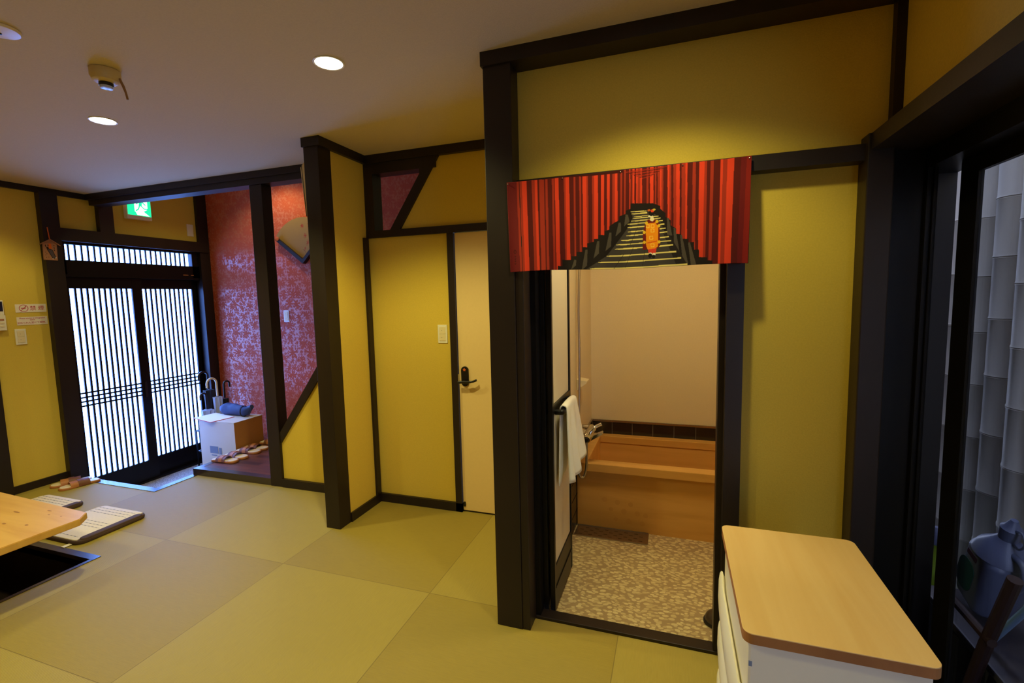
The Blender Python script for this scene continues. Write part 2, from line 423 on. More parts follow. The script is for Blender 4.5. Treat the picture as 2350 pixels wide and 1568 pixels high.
# red wallpaper: matt maple leaves on a glossy mica ground
mt = bpy.data.materials.new('red_maple_wallpaper'); mt.use_nodes = True; g = NG(mt); p = g.n['Principled BSDF']
tc = g.add('ShaderNodeTexCoord'); sp = g.add('ShaderNodeSeparateXYZ'); g.l.new(tc.outputs['Object'], sp.inputs[0])
def leaves(scale, rad, off, lobes):
    cb = g.add('ShaderNodeCombineXYZ'); g.put(cb.inputs[0], g.math('ADD', g.math('MULTIPLY', sp.outputs[0], scale), off)); g.put(cb.inputs[1], g.math('MULTIPLY', sp.outputs[2], scale))
    v = g.add('ShaderNodeTexVoronoi', voronoi_dimensions='2D'); v.inputs['Scale'].default_value = 1.0; v.inputs['Randomness'].default_value = 0.75
    g.l.new(cb.outputs[0], v.inputs['Vector'])
    d = g.add('ShaderNodeVectorMath', operation='SUBTRACT'); g.l.new(cb.outputs[0], d.inputs[0]); g.l.new(v.outputs['Position'], d.inputs[1])
    ds = g.add('ShaderNodeSeparateXYZ'); g.l.new(d.outputs[0], ds.inputs[0])
    cs = g.add('ShaderNodeSeparateColor'); g.l.new(v.outputs['Color'], cs.inputs[0])
    a = g.math('ADD', g.math('ARCTAN2', ds.outputs[1], ds.outputs[0]), g.math('MULTIPLY', cs.outputs[0], 6.28))
    lob = g.math('POWER', g.math('ABSOLUTE', g.math('COSINE', g.math('MULTIPLY', a, lobes/2))), 1.6)
    rr = g.math('MULTIPLY', g.math('ADD', 0.32, g.math('MULTIPLY', lob, 0.68)), g.math('MULTIPLY', rad, g.math('ADD', 0.55, g.math('MULTIPLY', cs.outputs[1], 0.6))))
    ln = g.add('ShaderNodeVectorMath', operation='LENGTH'); g.l.new(d.outputs[0], ln.inputs[0])
    return g.math('LESS_THAN', ln.outputs['Value'], rr)
mk = g.math('MAXIMUM', leaves(9.5, 0.52, 0.0, 7), g.math('MAXIMUM', leaves(20.0, 0.48, 3.7, 7), leaves(34.0, 0.46, 9.1, 5)))
nz = g.add('ShaderNodeTexNoise'); nz.inputs['Scale'].default_value = 9.0; nz.inputs['Detail'].default_value = 1; g.l.new(tc.outputs['Object'], nz.inputs['Vector'])
twig = g.math('LESS_THAN', g.math('ABSOLUTE', g.math('SUBTRACT', nz.outputs['Fac'], 0.5)), 0.008)
mk = g.math('MAXIMUM', mk, twig)
g.l.new(g.mix(mk, (*S(196, 98, 62), 1), (*S(188, 84, 56), 1)), p.inputs['Base Color'])
g.put(p.inputs['Roughness'], g.math('ADD', 0.30, g.math('MULTIPLY', mk, 0.45)))
g.put(p.inputs['Specular IOR Level'], g.math('SUBTRACT', 0.75, g.math('MULTIPLY', mk, 0.60)))
bp = g.add('ShaderNodeBump'); bp.inputs['Strength'].default_value = 0.1; bp.inputs['Distance'].default_value = 0.001
n2 = g.add('ShaderNodeTexNoise'); n2.inputs['Scale'].default_value = 260; g.l.new(tc.outputs['Object'], n2.inputs['Vector'])
g.l.new(n2.outputs['Fac'], bp.inputs['Height']); g.l.new(bp.outputs[0], p.inputs['Normal'])
M['red_paper_wall'] = mt

# bamboo
mt = bpy.data.materials.new('weathered_bamboo'); mt.use_nodes = True; g = NG(mt); p = g.n['Principled BSDF']
tc = g.add('ShaderNodeTexCoord'); mp = g.add('ShaderNodeMapping'); mp.inputs['Scale'].default_value = (25, 25, 1.5); g.l.new(tc.outputs['Object'], mp.inputs[0])
nz = g.add('ShaderNodeTexNoise'); nz.inputs['Scale'].default_value = 1.0; nz.inputs['Detail'].default_value = 5; g.l.new(mp.outputs[0], nz.inputs['Vector'])
g.l.new(g.mix(nz.outputs['Fac'], (*S(190, 184, 176), 1), (*S(226, 220, 212), 1)), p.inputs['Base Color']); p.inputs['Roughness'].default_value = 0.55
M['bamboo'] = mt

# ================================================================== ROOM SHELL
CZ = 2.41
# tatami floor, with the entrance step-down and the pit under the table left open
PX0, PX1, PY0, PY1 = -4.30, -3.152, 0.70, 1.66
bm = nb((-4.95, PX0, -2.3, 2.50, -0.06, 0), (PX1, 0.80, -2.3, 1.93, -0.06, 0), (PX1, -0.66, 1.93, 2.50, -0.06, 0),
        (PX0, PX1, -2.3, PY0, -0.06, 0), (PX0, PX1, PY1, 2.50, -0.06, 0), (-3.83, -0.66, 2.50, 2.83, -0.06, 0))
struct('floor', bm, M['tatami'], 'woven tatami floor laid with half mats in a checker pattern', 'floor')
struct('ceiling', nb((-4.95, 0.80, -2.3, 2.83, CZ, CZ+0.06)), M['ceiling'], 'cream papered ceiling of the tatami room', 'ceiling')
# left wall: papered panels
bm = nb((-4.95, -4.85, -2.3, 2.47, 0, CZ), (-4.95, -4.85, 2.56, 2.90, 2.09, CZ), (-4.95, -4.85, 2.95, 3.86, 2.09, 2.88), (-4.95, -4.85, 2.90, 2.95, 2.09, CZ))
struct('wall_left', bm, M['yellow'], 'yellow papered wall on the left with the sliding entrance doors', 'wall')
struct('baseboard_left', nb((-4.85, -4.835, 2.10, 2.47, 0, 0.06), (-4.85, -4.835, -2.3, 1.99, 0, 0.06)), M['dark_wood'])
trim(nb((-4.85, -4.825, -2.3, 2.85, 2.365, CZ)), 'dark ceiling trim along the left wall', cat='trim')
trim(nb((-4.85, -4.80, 1.985, 2.095, 0, 2.365)), 'dark post at the left wall nearest the low table')
trim(nb((-4.85, -4.795, 2.455, 2.575, -0.28, 2.365)), 'dark post left of the sliding entrance doors')
trim(nb((-4.85, -4.80, 2.87, 2.985, 2.10, 2.40)), 'short dark post above the sliding doors carrying the entry beam')
trim(nb((-4.86, -4.80, 2.56, 3.90, 1.995, 2.10)), 'dark lintel above the transom of the entrance doors', cat='beam')
trim(nb((-4.90, -4.815, 3.805, 3.918, -0.28, 2.88)), 'dark corner post between entrance doors and red wall')
# entry space
struct('wall_back_entry', nb((-4.95, -1.45, 3.92, 4.0, -0.3, 2.9)), M['red_paper_wall'], 'red wallpaper with maple leaves in the entrance', 'wall')
struct('wall_right_entry', nb((-1.50, -1.45, 2.84, 3.92, -0.3, 2.9)), M['yellow'])
struct('ceiling_entry', nb((-4.95, -1.45, 2.82, 4.0, 2.86, 2.9)), M['ceiling'])
struct('wall_front_entry', nb((-4.85, -1.45, 2.80, 2.84, 2.40, 2.88)), M['yellow'])
struct('floor_genkan', nb((-4.95, -3.86, 2.50, 3.92, -0.34, -0.28)), M['genkan'], 'sunken gravel floor of the entrance behind the doors', 'floor')
struct('wall_genkan', nb((-4.85, -3.86, 2.485, 2.50, -0.28, -0.005), (-3.86, -3.84, 2.50, 3.92, -0.28, -0.005)), M['dark_wood'])
struct('baseboard_back_entry', nb((-3.84, -1.5, 3.905, 3.92, 0.055, 0.11)), M['dark_wood'])
trim(nb((-4.85, -3.80, 2.455, 2.512, -0.02, 0.004), (-3.86, -3.80, 2.512, 2.81, -0.02, 0.004)), 'dark varnished edge around the sunken entrance floor', M['floor_trim'], 'floor edge')
# raised plank step
st = obj('plank_step', nb((-3.80, -1.5, 2.87, 3.90, 0.0, 0.0545)), M['plank']); st['kind'] = 'structure'; st.name = 'floor_step'
tag(st, 'raised dark plank floor of the entrance where slippers stand', 'step')
trim(nb((-3.85, -3.005, 2.812, 2.87, 0, 0.056), (-3.85, -3.80, 2.87, 3.90, -0.004, 0.056)), 'dark edge board of the raised plank floor', M['floor_trim'], 'floor edge')
# entry opening: beam, post, half wall with brace
trim(nb((-4.80, -2.09, 2.80, 2.905, 2.316, 2.40)), 'long dark beam over the entrance opening', cat='beam')
trim(nb((-4.825, -2.09, 2.788, 2.80, 2.362, CZ)), 'thin dark ceiling trim on the entrance beam', cat='trim')
trim(nb((-3.004, -2.887, 2.808, 2.90, 0, 2.316), bev=0.003), 'dark post standing in the entrance opening')
bm = bmesh.new(); prism(bm, [(-2.887, 0.06), (-2.05, 0.06), (-2.05, 1.45), (-2.887, 0.345)], 2.83, 2.88)
struct('wall_half', bm, M['yellow'], 'yellow triangular half wall below the slanting brace', 'wall')
bm = bmesh.new(); prism(bm, [(-2.887, 0.345), (-2.887, 0.432), (-2.06, 1.545), (-2.06, 1.425)], 2.815, 2.89)
trim(bm, 'slanting dark brace above the yellow half wall', cat='brace')
struct('baseboard_half', nb((-2.887, -2.09, 2.806, 2.86, 0, 0.066)), M['dark_wood'])
# return wall and its post
struct('wall_return', nb((-2.06, -1.992, 2.46, 2.83, 0, CZ)), M['yellow'], 'narrow yellow return wall behind the free standing post', 'wall')
trim(nb((-2.092, -1.986, 2.363, 2.472, 0, 2.36), bev=0.003), 'thick dark post at the end of the narrow return wall')
trim(nb((-2.097, -1.967, 2.352, 2.80, 2.357, CZ)), 'dark ceiling trim wrapped over the return wall post', cat='trim')
struct('baseboard_return', nb((-1.992, -1.978, 2.472, 2.80, 0, 0.06)), M['dark_wood'])
# back wall
bm = nb((-1.992, -1.36, 2.82, 2.86, 0, 1.90))
prism(bm, [(-1.78, 1.905), (-0.62, 1.905), (-0.62, 2.39), (-1.49, 2.39)], 2.82, 2.86)
struct('wall_back', bm, M['yellow'], 'yellow back wall panels beside the cream door', 'wall')
struct('baseboard_back', nb((-1.992, -1.34, 2.80, 2.84, 0, 0.06)), M['dark_wood'])
trim(nb((-1.992, -0.66, 2.798, 2.87, 1.865, 1.912)), 'dark lintel over the cream door', cat='beam')
trim(nb((-1.985, -0.66, 2.79, 2.86, 2.355, CZ)), 'dark ceiling trim along the back wall', cat='trim')
trim(nb((-1.386, -1.340, 2.80, 2.86, 0, 1.865)), 'thin dark upright between yellow panel and cream door')
trim(nb((-1.992, -1.974, 2.757, 2.80, 0.06, 1.865)), 'thin dark corner strip of the return wall', cat='trim')
trim(nb((-1.992, -1.922, 2.80, 2.90, 1.912, 2.355), (-1.922, -1.45, 2.801, 2.90, 2.286, 2.358)), 'dark frame of the small opening to the red entrance', cat='frame')
bm = bmesh.new(); prism(bm, [(-1.426, 2.356), (-1.565, 2.356), (-1.565, 2.255), (-1.802, 1.912), (-1.729, 1.912)], 2.80, 2.88)
trim(bm, 'slanting dark brace above the cream door', cat='brace')
# bath wall (faces the camera)
struct('wall_bath_front', nb((-0.66, 0.80, 1.932, 1.99, 1.90, CZ), (0.20, 0.66, 1.95, 1.99, 0, 1.90), (-0.66, -0.60, 1.932, 1.99, 0, 1.90)), M['yellow'], 'yellow wall over and beside the bathroom opening', 'wall')
trim(nb((-0.726, -0.610, 1.838, 1.93, 0, 2.36), (-0.61, -0.575, 1.842, 1.99, 0, 1.866), bev=0.003), 'thick dark post left of the bathroom opening')
trim(nb((-0.732, 0.69, 1.828, 1.932, 2.356, CZ)), 'dark beam along the ceiling over the bathroom wall', cat='beam')
trim(nb((-0.61, 0.60, 1.888, 1.95, 1.866, 1.919)), 'dark lintel over the bathroom opening', cat='beam')
trim(nb((0.183, 0.240, 1.878, 1.99, 0, 1.866), (0.163, 0.183, 1.93, 1.99, 0, 1.866)), 'dark jamb right of the bathroom opening', cat='jamb')
trim(nb((-0.575, 0.183, 1.925, 1.985, -0.02, 0.013), bev=0.003), 'dark threshold rail of the bathroom opening', cat='threshold')
trim(nb((-0.575, -0.553, 1.935, 1.99, 0, 1.866)), 'dark inner door frame left of the folding bathroom door', M['black_alu'], 'jamb')
# bathroom
struct('wall_bath_left', nb((-0.66, -0.585, 1.99, 3.60, -0.06, 2.40)), M['cream_wall'], 'cream left wall of the bathroom', 'wall')
struct('wall_bath_back', nb((-0.66, 0.80, 3.55, 3.62, -0.06, 2.40)), M['cream_wall'], 'cream back wall above the wooden tub', 'wall')
struct('wall_bath_right', nb((0.70, 0.78, 1.99, 3.60, -0.06, 2.40)), M['cream_wall'])
struct('ceiling_bath', nb((-0.66, 0.78, 1.99, 3.60, 2.35, 2.40)), M['cream_wall'])
struct('floor_bath', nb((-0.60, 0.72, 1.985, 3.55, -0.08, -0.03)), M['pebble'], 'washed pebble floor of the bathroom', 'floor')
# tiles
bm = bmesh.new()
x = -0.585+0.012
k = 0
while x < 0.70:
    x1 = min(x+0.142, 0.70); box(bm, x, x1, 3.541, 3.55, 0.36, 0.488, bev=0.0015); x += 0.147
y = 2.0
while y < 3.53:
    for z0 in (-0.03, 0.075, 0.18, 0.285, 0.39):
        box(bm, -0.585, -0.576, y, min(y+0.29, 3.54), z0+0.003, min(z0+0.102, 0.488), bev=0.0015)
    y += 0.294
tl = struct('trim_tiles', bm, M['black_tile'], 'band of black tiles around the wooden bathtub', 'tiles')
trim(nb((-0.585, 0.70, 3.538, 3.55, 0.489, 0.503), (-0.585, -0.573, 2.0, 3.538, 0.489, 0.503)), 'dark metal cap strip over the black tiles', M['steel'], 'trim')
trim(nb((-0.585, 0.70, 3.546, 3.55, -0.03, 0.489), (-0.585, -0.5805, 2.0, 3.546, -0.03, 0.489)), 'grey grout between the black tiles', M['grout'], 'grout')
# right wall and window
struct('wall_right', nb((0.69, 0.80, -2.3, 1.932, 1.945, CZ), (0.69, 0.80, -2.3, -0.6, 0, 1.945)), M['yellow'], 'dim yellow wall strip above the garden window', 'wall')
struct('wall_rear', nb((-4.95, 0.80, -2.4, -2.3, 0, CZ)), M['yellow'])
trim(nb((0.662, 0.69, 1.90, 1.932, 1.945, 2.356)), 'dark corner strip above the garden window', cat='trim')
trim(nb((0.60, 0.78, -2.3, 1.932, 1.893, 1.946)), 'dark head beam over the garden window', cat='beam')
trim(nb((0.590, 0.664, 1.868, 1.952, 0, 1.946), bev=0.004), 'dark post between bathroom wall and garden window')
trim(nb((0.664, 0.70, 1.905, 1.99, 0, 1.893), (0.70, 0.772, 1.928, 1.99, 0, 1.893)), 'stepped dark jamb beside the garden window', M['black_alu'], cat='jamb')
trim(nb((0.60, 0.772, -2.3, 1.868, -0.06, 0.012)), 'dark sill board of the garden window', cat='sill')
# garden window
wn = frame_empty('window_2', (0.83, 1.2, 0), 'sliding garden window with dark frame on the right', 'window')
obj('window_frame', nb((0.772, 0.800, 1.918, 2.06, -0.02, 1.893), (0.800, 0.90, 2.032, 2.06, -0.02, 1.893), (0.772, 0.90, -0.65, 2.032, 1.83, 1.893), (0.772, 0.90, -0.65, 2.032, -0.06, 0.02), (0.772, 0.90, -0.65, -0.60, 0.02, 1.83),
    (0.768, 0.775, 1.908, 1.918, 0.0, 1.893), (0.786, 0.792, 1.908, 1.918, 0.02, 1.83), (0.82, 0.83, 2.022, 2.032, 0.02, 1.83)), M['black_alu'], wn)
sh = obj('sliding_sash', nb((0.844, 0.858, 1.795, 1.887, 0.02, 1.83), (0.844, 0.858, 0.70, 0.76, 0.02, 1.83), (0.844, 0.858, 0.76, 1.795, 1.785, 1.83), (0.844, 0.858, 0.76, 1.795, 0.02, 0.09)), M['black_alu'], wn)
obj('pane', nb((0.850, 0.853, 0.76, 1.795, 0.09, 1.785)), M['glass'], sh)
sh2 = obj('fixed_sash', nb((0.872, 0.898, 0.66, 0.72, 0.02, 1.83), (0.872, 0.898, -0.60, -0.54, 0.02, 1.83), (0.872, 0.898, -0.54, 0.66, 1.785, 1.83), (0.872, 0.898, -0.54, 0.66, 0.02, 0.09)), M['black_alu'], wn)
obj('pane', nb((0.883, 0.887, -0.54, 0.66, 0.09, 1.785)), M['glass'], sh2)

# ------------------------------------------------------------------ entrance doors (in the left wall)
def lattice(y0, y1, z0, z1, x0, x1, n, wbar, rails=()):
    bm = bmesh.new(); pitch = (y1-y0)/n
    for i in range(1, n): box(bm, x0, x1, y0+i*pitch-wbar/2, y0+i*pitch+wbar/2, z0, z1)
    for z in rails: box(bm, x0-0.001, x1+0.002, y0, y1, z-0.0065, z+0.0065)
    return bm
def sliding_door(name, label, xp, y0, y1, gy0, gy1, n, rails):
    d = frame_empty(name, (xp, (y0+y1)/2, -0.28), label, 'door')
    zg0, zg1 = -0.075, 1.602
    obj('stiles', nb((xp-0.018, xp+0.018, y0, gy0, -0.278, 1.70), (xp-0.018, xp+0.018, gy1, y1, -0.278, 1.70), (xp-0.018, xp+0.018, gy0, gy1, zg1, 1.70), (xp-0.018, xp+0.018, gy0, gy1, -0.278, zg0), bev=0.002), M['black_alu'], d)
    obj('pane', nb((xp-0.004, xp, gy0, gy1, zg0, zg1)), M['pane_light'], d)
    obj('lattice', lattice(gy0, gy1, zg0, zg1, xp+0.003, xp+0.014, n, 0.0155, rails), M['black_alu'], d)
    return d
R = (0.69, 0.652, 0.615, 0.577)
d1 = sliding_door('door_1', 'left sliding entrance door with lit vertical lattice', -4.885, 2.575, 3.215, 2.628, 3.125, 11, R)
d2 = sliding_door('door_2', 'right sliding entrance door with lit vertical lattice', -4.93, 3.16, 3.80, 3.235, 3.752, 11, R)
obj('finger_pull', nb((-4.867, -4.861, 3.15, 3.175, 0.55, 0.70), bev=0.003), M['black_plastic'], d1)
w1 = frame_empty('window_1', (-4.89, 3.18, 1.70), 'long transom with lit vertical lattice over the entrance doors', 'window')
obj('transom_frame', nb((-4.92, -4.845, 2.575, 2.615, 1.72, 1.995), (-4.92, -4.845, 3.728, 3.805, 1.72, 1.995), (-4.92, -4.845, 2.615, 3.728, 1.972, 1.995), (-4.95, -4.845, 2.575, 3.805, 1.70, 1.842)), M['black_alu'], w1)
obj('pane', nb((-4.905, -4.90, 2.615, 3.728, 1.842, 1.972)), M['pane_light'], w1)
obj('lattice', lattice(2.615, 3.728, 1.842, 1.972, -4.897, -4.886, 23, 0.0125), M['black_alu'], w1)
obj('closer_sticker', nb((-4.845, -4.8435, 3.62, 3.675, 1.745, 1.752), (-4.845, -4.8435, 3.705, 3.735, 1.745, 1.752)), M['tan'], w1)
trim(nb((-4.95, -4.845, 2.575, 3.805, -0.28, -0.262)), 'dark floor track of the entrance doors', M['black_alu'], 'track')
struct('wall_left_outer', nb((-4.99, -4.95, 2.45, 4.0, -0.34, 2.1)), M['dark_wood'])

# ------------------------------------------------------------------ cream door with lever
d3 = frame_empty('door_3', (-1.0, 2.83, 0), 'cream flush door with black lever handle', 'door')
obj('door_leaf', nb((-1.337, -0.62, 2.815, 2.85, 0.012, 1.862), bev=0.002), M['cream_door'], d3)
bm = bmesh.new(); prism(bm, [(-1.292+0.026*math.cos(a), 0.932+(0.040 if math.sin(a) > 0 else -0.040)+0.026*math.sin(a)) for a in [math.radians(k*15) for k in range(24)]], 2.806, 2.815)
hp = obj('handle_plate', bm, M['black_plastic'], d3)
bm = bmesh.new(); tube(bm, smooth_path([(-1.322, 2.77, 0.898), (-1.29, 2.766, 0.902), (-1.25, 2.768, 0.903), (-1.222, 2.772, 0.906), (-1.196, 2.778, 0.916)], 6), [0.010]*8+[0.009]*8+[0.0075]*9, 10)
tube(bm, [(-1.292, 2.806, 0.90), (-1.292, 2.766, 0.90)], 0.011, 12)
soft(obj('lever', bm, M['black_plastic'], d3))
cvm = bmesh.new()
prism(cvm, [(-1.294+0.011*(0.45+0.55*abs(math.cos(2.5*a)))*math.cos(a+1.57), 0.977+0.011*(0.45+0.55*abs(math.cos(2.5*a)))*math.sin(a+1.57)) for a in [math.radians(k*9) for k in range(40)]], 2.8045, 2.806)
obj('maple_mark', cvm, M['orange'], d3)
obj('strike_plate', nb((-1.3405, -1.338, 2.801, 2.814, 0.88, 0.945)), M['chrome'], d3)
bm = bmesh.new(); prism(bm, [(-1.326+0.008*math.cos(a), 0.055+(0.009 if math.sin(a) > 0 else -0.009)+0.008*math.sin(a)) for a in [math.radians(k*20) for k in range(18)]], 2.810, 2.815)
obj('floor_catch', bm, M['black_plastic'], d3)

trim(nb((-1.34, -0.62, 2.822, 2.86, -0.01, 0.0115)), 'thin dark strip filling the gap under the cream door', cat='sill')  # strip added to stop light leaking through the gap below the leaf
# ------------------------------------------------------------------ folding bathroom door with towel bar
d4 = frame_empty('door_4', (-0.53, 2.2, -0.02), 'folding bathroom door with frosted panels standing open', 'door')
def leaf(xp, y0, y1, nm):
    L = obj(nm, nb((xp-0.011, xp+0.011, y0, y0+0.022, 0.0, 1.86), (xp-0.011, xp+0.011, y1-0.022, y1, 0.0, 1.86), (xp-0.011, xp+0.011, y0+0.022, y1-0.022, 0.918, 0.962),
        (xp-0.011, xp+0.011, y0+0.022, y1-0.022, 1.83, 1.86), (xp-0.009, xp+0.009, y0+0.022, y1-0.022, 0.0, 0.205), (xp-0.011, xp+0.013, y0+0.022, y1-0.022, 0.10, 0.108), bev=0.0015), M['black_alu'], d4)
    obj('frosted_panel', nb((xp-0.003, xp+0.003, y0+0.022, y1-0.022, 0.962, 1.83), (xp-0.003, xp+0.003, y0+0.022, y1-0.022, 0.205, 0.918)), M['frost'], L)
    return L
leaf(-0.511, 1.995, 2.385, 'near_leaf')
leaf(-0.543, 1.995, 2.385, 'far_leaf')
bm = bmesh.new()
tube(bm, smooth_path([(-0.50, 2.045, 0.925), (-0.478, 2.045, 0.925), (-0.468, 2.06, 0.925), (-0.468, 2.19, 0.925), (-0.468, 2.32, 0.925), (-0.478, 2.335, 0.925), (-0.50, 2.335, 0.925)], 6), 0.013, 12)
soft(obj('towel_bar', bm, M['black_alu'], d4))

# ================================================================== LAMPS
def downlight(x, y, label, power, z=CZ, cone=130):
    t = thing('downlight', (x, y, z), label, 'downlight', 'recessed ceiling downlights')
    bm = bmesh.new(); lathe(bm, [(0.053, 0.0), (0.060, 0.0), (0.0615, -0.002), (0.059, -0.004), (0.054, -0.003), (0.053, 0.0)], 32, Matrix.Translation((x, y, z)), cap=False)
    obj('trim_ring', bm, M['white_plastic'], t)
    bm = bmesh.new(); lathe(bm, [(0.001, -0.002), (0.0535, -0.002), (0.0535, -0.0005), (0.001, -0.0005)], 32, Matrix.Translation((x, y, z)))
    obj('lamp_face', bm, M['bulb'], t)
    L = bpy.data.lights.new('downlight_beam', 'SPOT'); L.energy = power; L.color = WARM; L.spot_size = math.radians(cone); L.spot_blend = 0.5; L.shadow_soft_size = 0.04
    lo_ = bpy.data.objects.new('downlight_beam', L); COL.objects.link(lo_); lo_.location = (0, 0, -0.03); lo_.parent = t
    return t
downlight(-1.333, 1.682, 'round recessed downlight nearer the middle of the ceiling', LAMP_W*1.15)
downlight(-2.823, 1.752, 'round recessed downlight below the smoke detector on the left', LAMP_W)
downlight(-0.06, 1.35, 'recessed downlight in front of the bathroom curtain', LAMP_W*0.44)
downlight(-4.30, 1.80, 'recessed downlight near the left wall', LAMP_W*0.3)
downlight(-4.20, 0.20, 'recessed downlight over the low table', LAMP_W*0.55)
downlight(-2.80, 0.20, 'recessed downlight behind the photographer at left', LAMP_W*0.55)
downlight(-1.30, 0.20, 'recessed downlight directly behind the photographer', LAMP_W*0.55)
downlight(-3.72, 3.50, 'recessed downlight in the entrance ceiling', LAMP_W*0.38, z=2.86)
# bathroom ceiling lamp
bl = thing('bath_lamp', (0.0, 2.14, 2.35), 'round bathroom ceiling lamp behind the curtain', 'lamp')
bm = bmesh.new(); lathe(bm, [(0.13, 0), (0.14, -0.02), (0.13, -0.05), (0.09, -0.07), (0.01, -0.075)], 32, Matrix.Translation((0.0, 2.14, 2.35)))
soft(obj('lamp_globe', bm, mat('bath_globe', (0.9, 0.85, 0.7), 0.5, emit=((1.0, 0.92, 0.60), 52.0)), bl))

# ================================================================== CEILING THINGS
t = thing('smoke_detector', (-2.214, 1.40, CZ), 'round beige detector with dark ring and hanging tab on the ceiling', 'smoke detector')
T = Matrix.Translation((-2.214, 1.40, CZ))
bm = bmesh.new(); lathe(bm, [(0.046, 0), (0.052, -0.002), (0.052, -0.028), (0.048, -0.034), (0.046, -0.044), (0.036, -0.05), (0.02, -0.051)], 40, T)
soft(obj('housing', bm, mat('beige_plastic', S(206, 182, 120), 0.45, var=(30, 0.03)), t))
bm = bmesh.new(); lathe(bm, [(0.024, -0.05), (0.025, -0.06), (0.024, -0.064)], 32, T)
soft(obj('sensor_ring', bm, M['black_plastic'], t))
bm = bmesh.new(); lathe(bm, [(0.023, -0.063), (0.021, -0.072), (0.008, -0.075)], 32, T)
soft(obj('lens', bm, mat('pale_lens', S(190, 200, 230), 0.15, var=(200, 0.1)), t))
bm = bmesh.new(); tube(bm, [(-2.170, 1.425, CZ-0.03), (-2.162, 1.432, CZ-0.06), (-2.158, 1.437, CZ-0.085), (-2.156, 1.44, CZ-0.11)], [0.004, 0.005, 0.004, 0.004], 8)
obj('pull_tab', bm, mat('brown_cord', S(150, 112, 66), 0.7), t)
t = thing('ceiling_sensor', (-2.21, 1.075, CZ), 'flat round cream sensor cut off at the upper left edge', 'sensor')
T = Matrix.Translation((-2.21, 1.075, CZ))
bm = bmesh.new(); lathe(bm, [(0.055, 0), (0.057, -0.004), (0.053, -0.011), (0.03, -0.015), (0.004, -0.016)], 40, T)
soft(obj('cover', bm, M['cream_plastic'], t))
bm = bmesh.new(); lathe(bm, [(0.006, -0.015), (0.006, -0.02), (0.002, -0.021)], 16, T)
obj('indicator', bm, M['black_plastic'], t)

# ================================================================== WALL FITTINGS
def switch(name, c, axis, w_, h_, rockers, label, cat='light switch'):
    """plate centred at c; axis 'y' faces -y, axis 'x' faces +x"""
    t = thing(name, c, label, cat)
    def P(bm, a0, a1, b0, b1, d0, d1, bev):
        if axis == 'y': box(bm, c[0]+a0, c[0]+a1, c[1]-d1, c[1]-d0, c[2]+b0, c[2]+b1, bev)
        else: box(bm, c[0]+d0, c[0]+d1, c[1]+a0, c[1]+a1, c[2]+b0, c[2]+b1, bev)
    bm = bmesh.new(); P(bm, -w_/2, w_/2, -h_/2, h_/2, 0, 0.007, 0.0025); obj('plate', bm, M['white_plastic'], t)
    for i in range(rockers):
        hh = h_*0.76/rockers; b0 = h_*0.38-(i+1)*hh
        bm = bmesh.new(); P(bm, -w_*0.33, w_*0.33, b0+0.0006, b0+hh-0.0006, 0.007, 0.0095, 0.001); rk = obj('rocker', bm, M['cream_plastic'], t)
        bm = bmesh.new(); P(bm, -w_*0.10, -w_*0.02, b0+hh*0.5-0.001, b0+hh*0.5+0.001, 0.0095, 0.0099, 0); obj('mark', bm, M['black_plastic'], rk)
    return t
switch('light_switch', (-1.447, 2.82, 1.211), 'y', 0.069, 0.121, 2, 'white double light switch on the yellow panel beside the cream door')
switch('light_switch', (-3.812, 3.92, 1.297), 'y', 0.068, 0.120, 2, 'white light switch on the red wallpaper')
switch('light_switch', (-4.85, 2.266, 1.221), 'x', 0.068, 0.122, 2, 'white light switch below the red lettered signs on the left wall')
switch('blank_plate', (-4.85, 3.738, 2.220), 'x', 0.068, 0.124, 0, 'white blank wall plate high on the yellow panel above the entrance doors', 'wall plate')
# door phone cut off by the left edge
t = thing('door_phone', (-4.85, 2.12, 1.39), 'white wall control panel with dark screen at the left edge', 'intercom')
obj('housing', nb((-4.85, -4.828, 2.06, 2.178, 1.395, 1.508), (-4.85, -4.825, 2.06, 2.182, 1.278, 1.395), bev=0.004), M['white_plastic'], t)
obj('screen', nb((-4.828, -4.827, 2.07, 2.172, 1.424, 1.498)), mat('dark_screen', S(34, 30, 60), 0.2), t)
for zz in (1.36, 1.335, 1.31):
    obj('key', nb((-4.825, -4.823, 2.145, 2.17, zz-0.006, zz+0.006), bev=0.001), M['cream_plastic'] if zz < 1.35 else M['tan'], t)
# signs
def sign(name, y0, y1, z0, z1, label):
    t = thing(name, (-4.85, (y0+y1)/2, z0), label, 'sign')
    obj('sign_plate', nb((-4.85, -4.8475, y0, y1, z0, z1)), M['sign_white'], t); return t
def wallx(y, z, x=-4.8472):   # text lying on the left wall, read from +x
    return Matrix(((0, 0, 1, x), (1, 0, 0, y), (0, 1, 0, z), (0, 0, 0, 1)))
t = sign('no_smoking_sign', 2.254, 2.446, 1.411, 1.475, 'white strip sign with no smoking symbol and two red characters')
bm = bmesh.new()
for k in range(32):
    a0, a1 = 2*math.pi*k/32, 2*math.pi*(k+1)/32
    vs = [bm.verts.new((-4.8470, 2.304+r_*math.cos(a), 1.443+r_*math.sin(a))) for r_, a in ((0.0285, a0), (0.0285, a1), (0.0250, a1), (0.0250, a0))]; bm.faces.new(vs)
q = 0.0187
bm.faces.new([bm.verts.new((-4.8469, 2.304+a, 1.443+b)) for a, b in ((-q-0.0012, -q+0.0012), (-q+0.0012, -q-0.0012), (q+0.0012, q-0.0012), (q-0.0012, q+0.0012))])
bm.faces.new([bm.verts.new((-4.8468, 2.304+a, 1.443+b)) for a, b in ((-0.017, -0.002), (0.013, -0.002), (0.013, 0.003), (-0.017, 0.003))])
bm.faces.new([bm.verts.new((-4.8468, 2.304+a, 1.443+b)) for a, b in ((0.012, 0.006), (0.015, 0.006), (0.010, 0.018), (0.007, 0.017))])
obj('no_smoking_symbol', bm, M['sign_red'], t)
